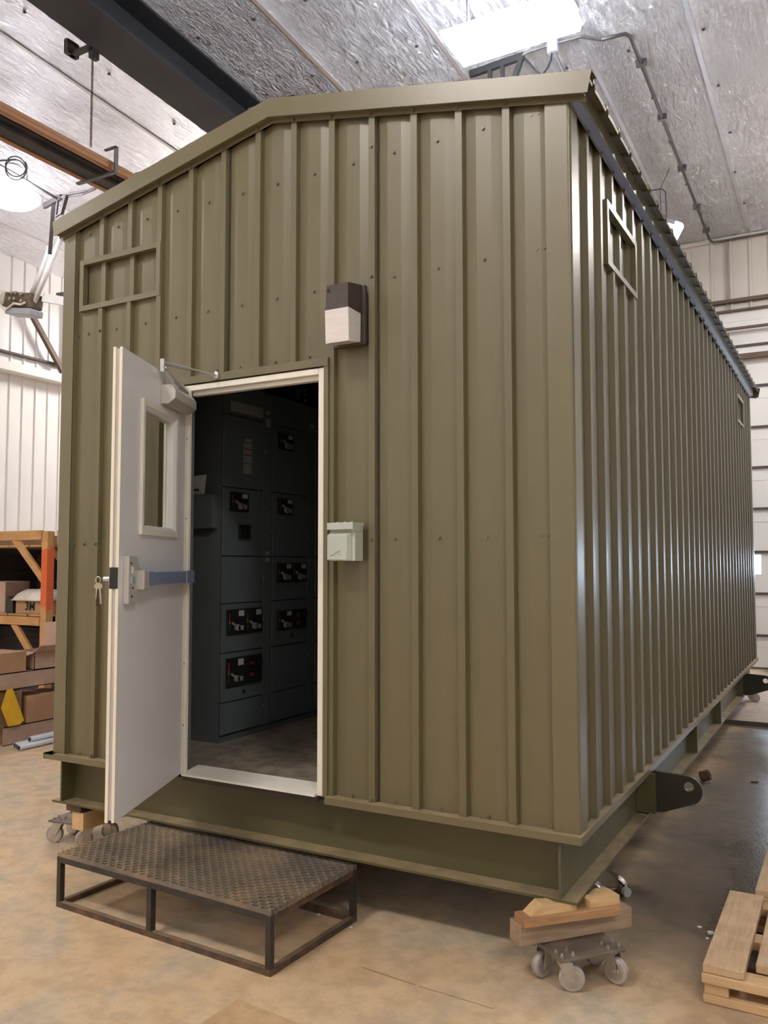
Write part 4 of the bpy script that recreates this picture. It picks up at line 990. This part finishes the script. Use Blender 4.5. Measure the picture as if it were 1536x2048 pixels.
# ================================================================== PALLETS, right
def pallet(x0,y0,lx,ly,label,z0=0):
    t = thing('wooden_pallet', (x0+lx/2,y0+ly/2,z0), label, 'pallet', 'pale wooden pallets')
    j = lambda s=.006: random.uniform(-s,s)
    MB().box(x0,x0+lx,y0+.0,y0+.10,z0+.002,z0+.036).build('bottom_board','pal_x',t,bevel=.003)
    MB().box(x0,x0+lx,y0+ly-.1,y0+ly,z0+.002,z0+.036).build('bottom_board','pal_x',t,bevel=.003)
    for k in range(3):
        xx = x0+k*(lx-.12)/2
        MB().box(xx+.005,xx+.10,y0+.005,y0+.10,z0+.037,z0+.080).build('block','pal_x',t,bevel=.003)
        MB().box(xx+.005,xx+.10,y0+ly-.10,y0+ly-.005,z0+.037,z0+.080).build('block','pal_x',t,bevel=.003)
    MB().box(x0-.004,x0+lx,y0-.004,y0+.10,z0+.081,z0+.120).build('cross_board','pal_x',t,bevel=.004)
    MB().box(x0,x0+lx,y0+ly-.1,y0+ly,z0+.081,z0+.120).build('cross_board','pal_x',t,bevel=.004)
    MB().box(x0,x0+lx,y0+ly*.5-.05,y0+ly*.5+.05,z0+.081,z0+.120).build('cross_board','pal_x',t,bevel=.004)
    xx = x0; k = 0
    while xx < x0+lx-.1:
        wd = .16 if k == 0 else .14; yo = 0 if k == 0 else .10
        MB().box(xx,xx+wd,y0+.004+yo+j(),y0+ly+j(.02),z0+.121,z0+.156).build('deck_board','pal_y',t,bevel=.004); xx += wd+.035; k += 1
    return t
pallet(.492,.045,1.15,.93,'pale wooden pallet nearest the camera at the lower right')
pallet(.605,1.02,1.0,1.35,'pale wooden pallet behind the nearest one at right edge')

# ================================================================== floor bits
t = thing('plastic_bottle', (-.12,1.0,0), 'clear plastic bottle lying on floor behind the corner timbers', 'bottle')
d = Vector((.62,-.55,.0)).normalized(); p = Vector((-.20,1.08,.062))
MB().lathe([(.02,-.01),(.055,0),(.06,.02),(.058,.16),(.045,.2),(.022,.225)],p,d,18).build('body','clear',t,smooth=True)
MB().lathe([(.024,.225),(.024,.25)],p,d,12).build('cap','label_grey',t)
for i,(x,y,r) in enumerate(((-1.388,.006,.011),(-1.162,-.041,.007),(.365,.8,.010),(.423,.754,.016),(.42,.683,.009))):
    pts = [(r*(1+.3*random.uniform(-1,1))*math.cos(a), r*(1+.3*random.uniform(-1,1))*math.sin(a)) for a in [2*math.pi*k/7 for k in range(7)]]
    tag(MB().prism(pts,(x,y,.0),(1,0,0),(0,1,0),(0,0,r*.5)).build('paint_chip','chip'), ['white chip on the floor inside the step platform frame','small white chip on the floor right of the step platform','small white chip farthest from the nearest pallet','largest white chip beside the nearest pallet','small white chip closest to the nearest pallet'][i],'chip','white chips on the floor')
t = tag(MB().box(-.6,3.2,6.60,9.2,0,.05).build('plywood_sheet','ply'), 'flat plywood sheet on the wet floor beside the far lifting lug','plywood')
MB().box(-.6,3.2,6.592,6.60,.0,.049).build('stained_edge','seam_dark',t)  # darker strip along the sheet's front edge
tag(MB().prism([(0,0),(.05,.012),(.055,.03),(.02,.02),(.0,.03)],(.30,3.95,0),(1,0,0),(0,1,0),(0,0,.012)).build('dirt_clod','rusty'),'small dark clod of dirt on floor right of the first lifting lug','dirt')
tag(MB().lathe([(.03,-.03),(.045,-.02),(.045,.05),(.03,.055),(.025,.02)],(-.045,3.78,.05),(.9,0,.35),14).build('pipe_fitting','rusty'),'rusty pipe fitting on floor behind the first lifting lug','fitting')
# floor joints & patch
M['patch'] = simple('concrete_patch', (.55,.38,.21), (.44,.29,.15), rough=.7, scale=9, bump=.2)
M['joint'] = simple('floor_joint', (.26,.14,.07), (.42,.27,.15), rough=.85, scale=20)
for (pa, pb_, wd) in (((-.90,-.375),(-.62,-.40),.007),((-.60,-.402),(-.25,-.42),.005)):
    MB().bar((*pa,0.0006),(*pb_,.0006),wd,.001).build('floor_joint','joint',fl)
pp = [(-1.213,-.871),(-1.24,-1.5),(-.6,-1.5),(-.70,-.915)]
MB().prism(pp,(0,0,0),(1,0,0),(0,1,0),(0,0,.004)).build('floor_patch','patch',fl)

# ================================================================== RACK at left
t = thing('storage_rack', (-7.5,4,0), 'pine lumber storage rack with orange sprayed post, left edge', 'rack')
RYF = 2.9
def sprayed():
    m = wood('sprayed_post', (.58,.33,.135), (.46,.24,.09), 2); nt = m.node_tree; b = nt.nodes['Principled BSDF']; src = b.inputs['Base Color'].links[0].from_socket
    g = N(nt,'ShaderNodeNewGeometry'); sx = N(nt,'ShaderNodeSeparateXYZ'); nt.links.new(g.outputs['Position'], sx.inputs[0])
    n = N(nt,'ShaderNodeTexNoise', Scale=9.0, Detail=5); nt.links.new(g.outputs['Position'], n.inputs['Vector'])
    d0 = N(nt,'ShaderNodeMath', operation='SUBTRACT'); d0.inputs[1].default_value = 1.64; nt.links.new(sx.outputs[2], d0.inputs[0])
    d1_ = N(nt,'ShaderNodeMath', operation='ABSOLUTE'); nt.links.new(d0.outputs[0], d1_.inputs[0])
    ad = N(nt,'ShaderNodeMath', operation='MULTIPLY_ADD'); ad.inputs[1].default_value = .5; nt.links.new(n.outputs[0], ad.inputs[0]); nt.links.new(d1_.outputs[0], ad.inputs[2])
    mr = N(nt,'ShaderNodeMapRange', interpolation_type='SMOOTHSTEP'); mr.inputs['From Min'].default_value = .62; mr.inputs['From Max'].default_value = .52; nt.links.new(ad.outputs[0], mr.inputs[0])
    mx = N(nt,'ShaderNodeMix', data_type='RGBA'); nt.links.new(mr.outputs[0], mx.inputs[0]); nt.links.new(src, mx.inputs[6]); mx.inputs[7].default_value = (.62,.12,.03,1)
    nt.links.new(mx.outputs[2], b.inputs['Base Color']); return m
M['sprayed'] = sprayed()
post = MB().box(-7.16,-7.06,RYF,RYF+.10,0,2.20).build('post','sprayed',t,bevel=.003)
MB().box(-8.9,-8.8,RYF,RYF+.10,0,2.2).build('post','rack_wood_z',t,bevel=.003)
for yy in (5.4,7.9):
    MB().box(-7.09,-6.99,yy,yy+.10,0,2.2).build('post','rack_wood_z',t); MB().box(-8.9,-8.8,yy,yy+.10,0,2.2).build('post','rack_wood_z',t)
MB().box(-8.9,-7.16,RYF-.01,RYF+.03,2.10,2.21).build('end_beam','rack_wood',t,bevel=.003)
MB().box(-8.9,-7.16,RYF-.01,RYF+.03,1.10,1.20).build('end_beam','rack_wood',t,bevel=.003)
MB().box(-7.02,-6.98,RYF+.10,8.0,2.06,2.21).build('side_beam','rack_wood_y',t); MB().box(-7.02,-6.98,RYF+.10,8.0,1.08,1.21).build('side_beam','rack_wood_y',t)
MB().bar((-7.66,RYF+.02,2.12),(-7.12,RYF+.02,1.62),.035,.085).build('brace','rack_wood',t)
MB().bar((-7.50,RYF+.30,2.10),(-7.0,RYF+.30,1.75),.035,.085).build('brace','rack_wood',t)
MB().bar((-7.64,RYF+.02,1.12),(-7.14,RYF+.02,.58),.035,.085).build('brace','rack_wood',t)
for k in range(5): MB().box(-8.85+k*.36,-8.52+k*.36,RYF+.04,8.0,1.205,1.225).build('shelf_plank','rack_wood_y',t)
for k in range(5): MB().box(-8.85+k*.36,-8.52+k*.36,RYF+.04,8.0,2.02,2.04).build('shelf_plank','rack_wood_y',t)
MB().box(-8.95,-8.9,RYF+.05,8.0,.2,2.1).build('back_board','dark_shelf',t)
# goods on rack
def carton(x0,x1,y0,y1,z0,z1,label,mat='card',rz=0,open_=False,name='cardboard_box'):
    cx, cy = (x0+x1)/2, (y0+y1)/2
    t = thing(name,(cx,cy,z0),label,'box','cardboard boxes by the rack',rz=rz,local=True)
    a, b_ = (x1-x0)/2, (y1-y0)/2; h = z1-z0
    if open_:
        bd = MB().box(-a,a,-b_,-b_+.006,0,h).box(-a,a,b_-.006,b_,0,h).box(-a,-a+.006,-b_,b_,0,h).box(a-.006,a,-b_,b_,0,h).box(-a,a,-b_,b_,0,.006)
        bd.build('body',mat,t)
        MB().hexa([(a-.004,-b_,h),(a+.09,-b_,h+.07),(a+.09,b_,h+.07),(a-.004,b_,h),(a-.008,-b_,h+.004),(a+.085,-b_,h+.075),(a+.085,b_,h+.075),(a-.008,b_,h+.004)]).build('flap',mat,t)
        MB().hexa([(-a,-b_,h),(a,-b_,h),(a,-b_-.10,h-.03),(-a,-b_-.10,h-.03),(-a,-b_,h+.004),(a,-b_,h+.004),(a,-b_-.10,h-.026),(-a,-b_-.10,h-.026)]).build('flap',mat,t)
    else:
        MB().box(-a,a,-b_,b_,0,h).build('body',mat,t,bevel=.004)
        MB().box(-a,a,-.02,.02,h,h+.001).build('tape','label',t)
    return t
c3 = carton(-7.72,-7.28,3.0,3.4,1.227,1.40,'cardboard box printed 3M under a clear bag, on rack shelf','card')
text('box_print','3M','ink',c3,.14,Matrix(((1,0,0,.04),(0,0,-1,-.202),(0,1,0,.085),(0,0,0,1))),bold=.004)
vs = []; b = MB()
for i in range(13):
    for j in range(9):
        u = i/12*2-1; v = j/8*2-1; r = max(abs(u),abs(v))
        vs.append((-7.50+.25*u, 3.2+.24*v, 1.415+.10*max(0,1-r**3)+.012*math.sin(7*u+3*v)*(1-r)-(.035 if r > .99 else 0)))
b.add(vs,[(i*9+j,(i+1)*9+j,(i+1)*9+j+1,i*9+j+1) for i in range(12) for j in range(8)])
o = b.build('plastic_bag','film_bag',smooth=True); tag(o,'crumpled white plastic bag on top of the printed box','bag')
o.modifiers.new('solid','SOLIDIFY').thickness = .006
carton(-7.60,-7.2,3.55,3.95,1.227,1.62,'brown box with torn top behind the bagged box on rack','card_dark',.15,True)
carton(-8.35,-7.98,2.98,3.4,1.227,1.60,'tan box at the far left end of the rack shelf','card2',.2)
tag(MB().prism([(0,0),(.13,0),(.12,.16),(.02,.2)],(-7.87,2.98,1.227),(1,0,0),(0,0,1),(0,.12,0)).build('goods_sack','black'),'black printed sack slumped between the boxes on rack shelf','sack')
tag(MB().box(-8.8,-7.66,3.5,3.9,1.66,1.76).build('steel_channel','motor_grey'),'grey steel channel lying high on the rack shelf','channel') if False else None
carton(-8.6,-7.15,3.3,4.0,1.84,2.02,'long flat brown carton hanging under rack top','card_dark') if False else None
tag(MB().box(-8.8,-7.1,3.5,7.9,2.042,2.17).build('stacked_boards','card_dark'),'dark stacked boards on top level of the rack','boards')
tag(MB().box(-8.85,-7.15,4.2,7.8,1.23,1.95).build('dark_goods','dark_shelf'),'dark bundled stock filling the rack behind the boxes','goods')
tag(MB().box(-8.85,-7.15,3.6,7.8,.0,1.0).build('dark_goods','dark_shelf'),'dark bundled stock under the rack shelf','goods')
# floor boxes in front of the rack
def long_carton(p0, p1, wd, z0, z1, label, mat, hollow=False):
    p0 = Vector(p0); p1 = Vector(p1); c = (p0+p1)/2; L = (p1-p0).length; a = math.atan2(p1.y-p0.y,p1.x-p0.x); h = z1-z0
    t = thing('long_carton',(c.x,c.y,z0),label,'box','long cartons on the floor by the rack',rz=a,local=True)
    e = .008
    MB().box(-L/2,L/2,-wd/2,-wd/2+e,0,h).box(-L/2,L/2,wd/2-e,wd/2,0,h).box(-L/2,L/2,-wd/2,wd/2,0,e).box(-L/2,L/2,-wd/2,wd/2,h-e,h).build('body',mat,t)
    MB().box(-L/2+.03,L/2-.03,-wd/2+e,wd/2-e,e,h-e).build('contents','card_dark',t)
    return t
long_carton((-6.55,1.86),(-6.55,4.2),.36,.0,.185,'long open-ended carton lying lowest on the floor by the rack','card2')
long_carton((-6.55,1.2),(-6.55,3.6),.38,.55,.72,'long pinkish carton lying across the boxes at left edge','card2')
carton(-6.74,-6.36,2.12,2.62,.187,.46,'brown box standing between the two long cartons','card',.0)
carton(-6.76,-6.38,1.72,2.08,.187,.54,'dark brown box with open flap under the upper long carton','card_dark',-.1)
carton(-6.75,-6.36,1.45,2.10,.722,.925,'plain brown box sitting on the upper long carton','card',.0)
carton(-6.72,-6.36,2.2,2.7,.722,.90,'tan box with raised flaps on the upper long carton','card2',.0,True)
carton(-6.9,-6.6,2.75,2.88,.722,1.16,'pinkish box leaning against the orange sprayed post','card2',.0)
o = MB().prism([(1.867,.562),(1.932,.566),(2.077,.227),(2.018,.190),(1.892,.194),(1.807,.389)],(-6.345,0,0),(0,1,0),(0,0,1),(.006,0,0)).build('yellow_sheet','yellow'); tag(o,'yellow sheet hanging against the boxes below upper long carton','sheet')
for i,(x,z,y0_) in enumerate(((-6.12,.03,1.83),(-6.055,.03,1.80),(-6.185,.03,1.86),(-6.09,.082,1.95))):
    o = MB().tube([(x,y0_,z),(x-.05,y0_+2.2,z)],.028,12).build('conduit_pipe','pipe_grey',smooth=True)
    mdark = MB().cyl((x,y0_-.001,z),(x,y0_-.003,z),.022,12).build('bore','black',o)
    tag(o,['middle grey pipe of the bottom row on floor','grey pipe nearest the camera in the bottom row','grey pipe closest to the cartons on floor','single grey pipe lying on top of the other pipes'][i],'pipe','grey pipes on the floor')
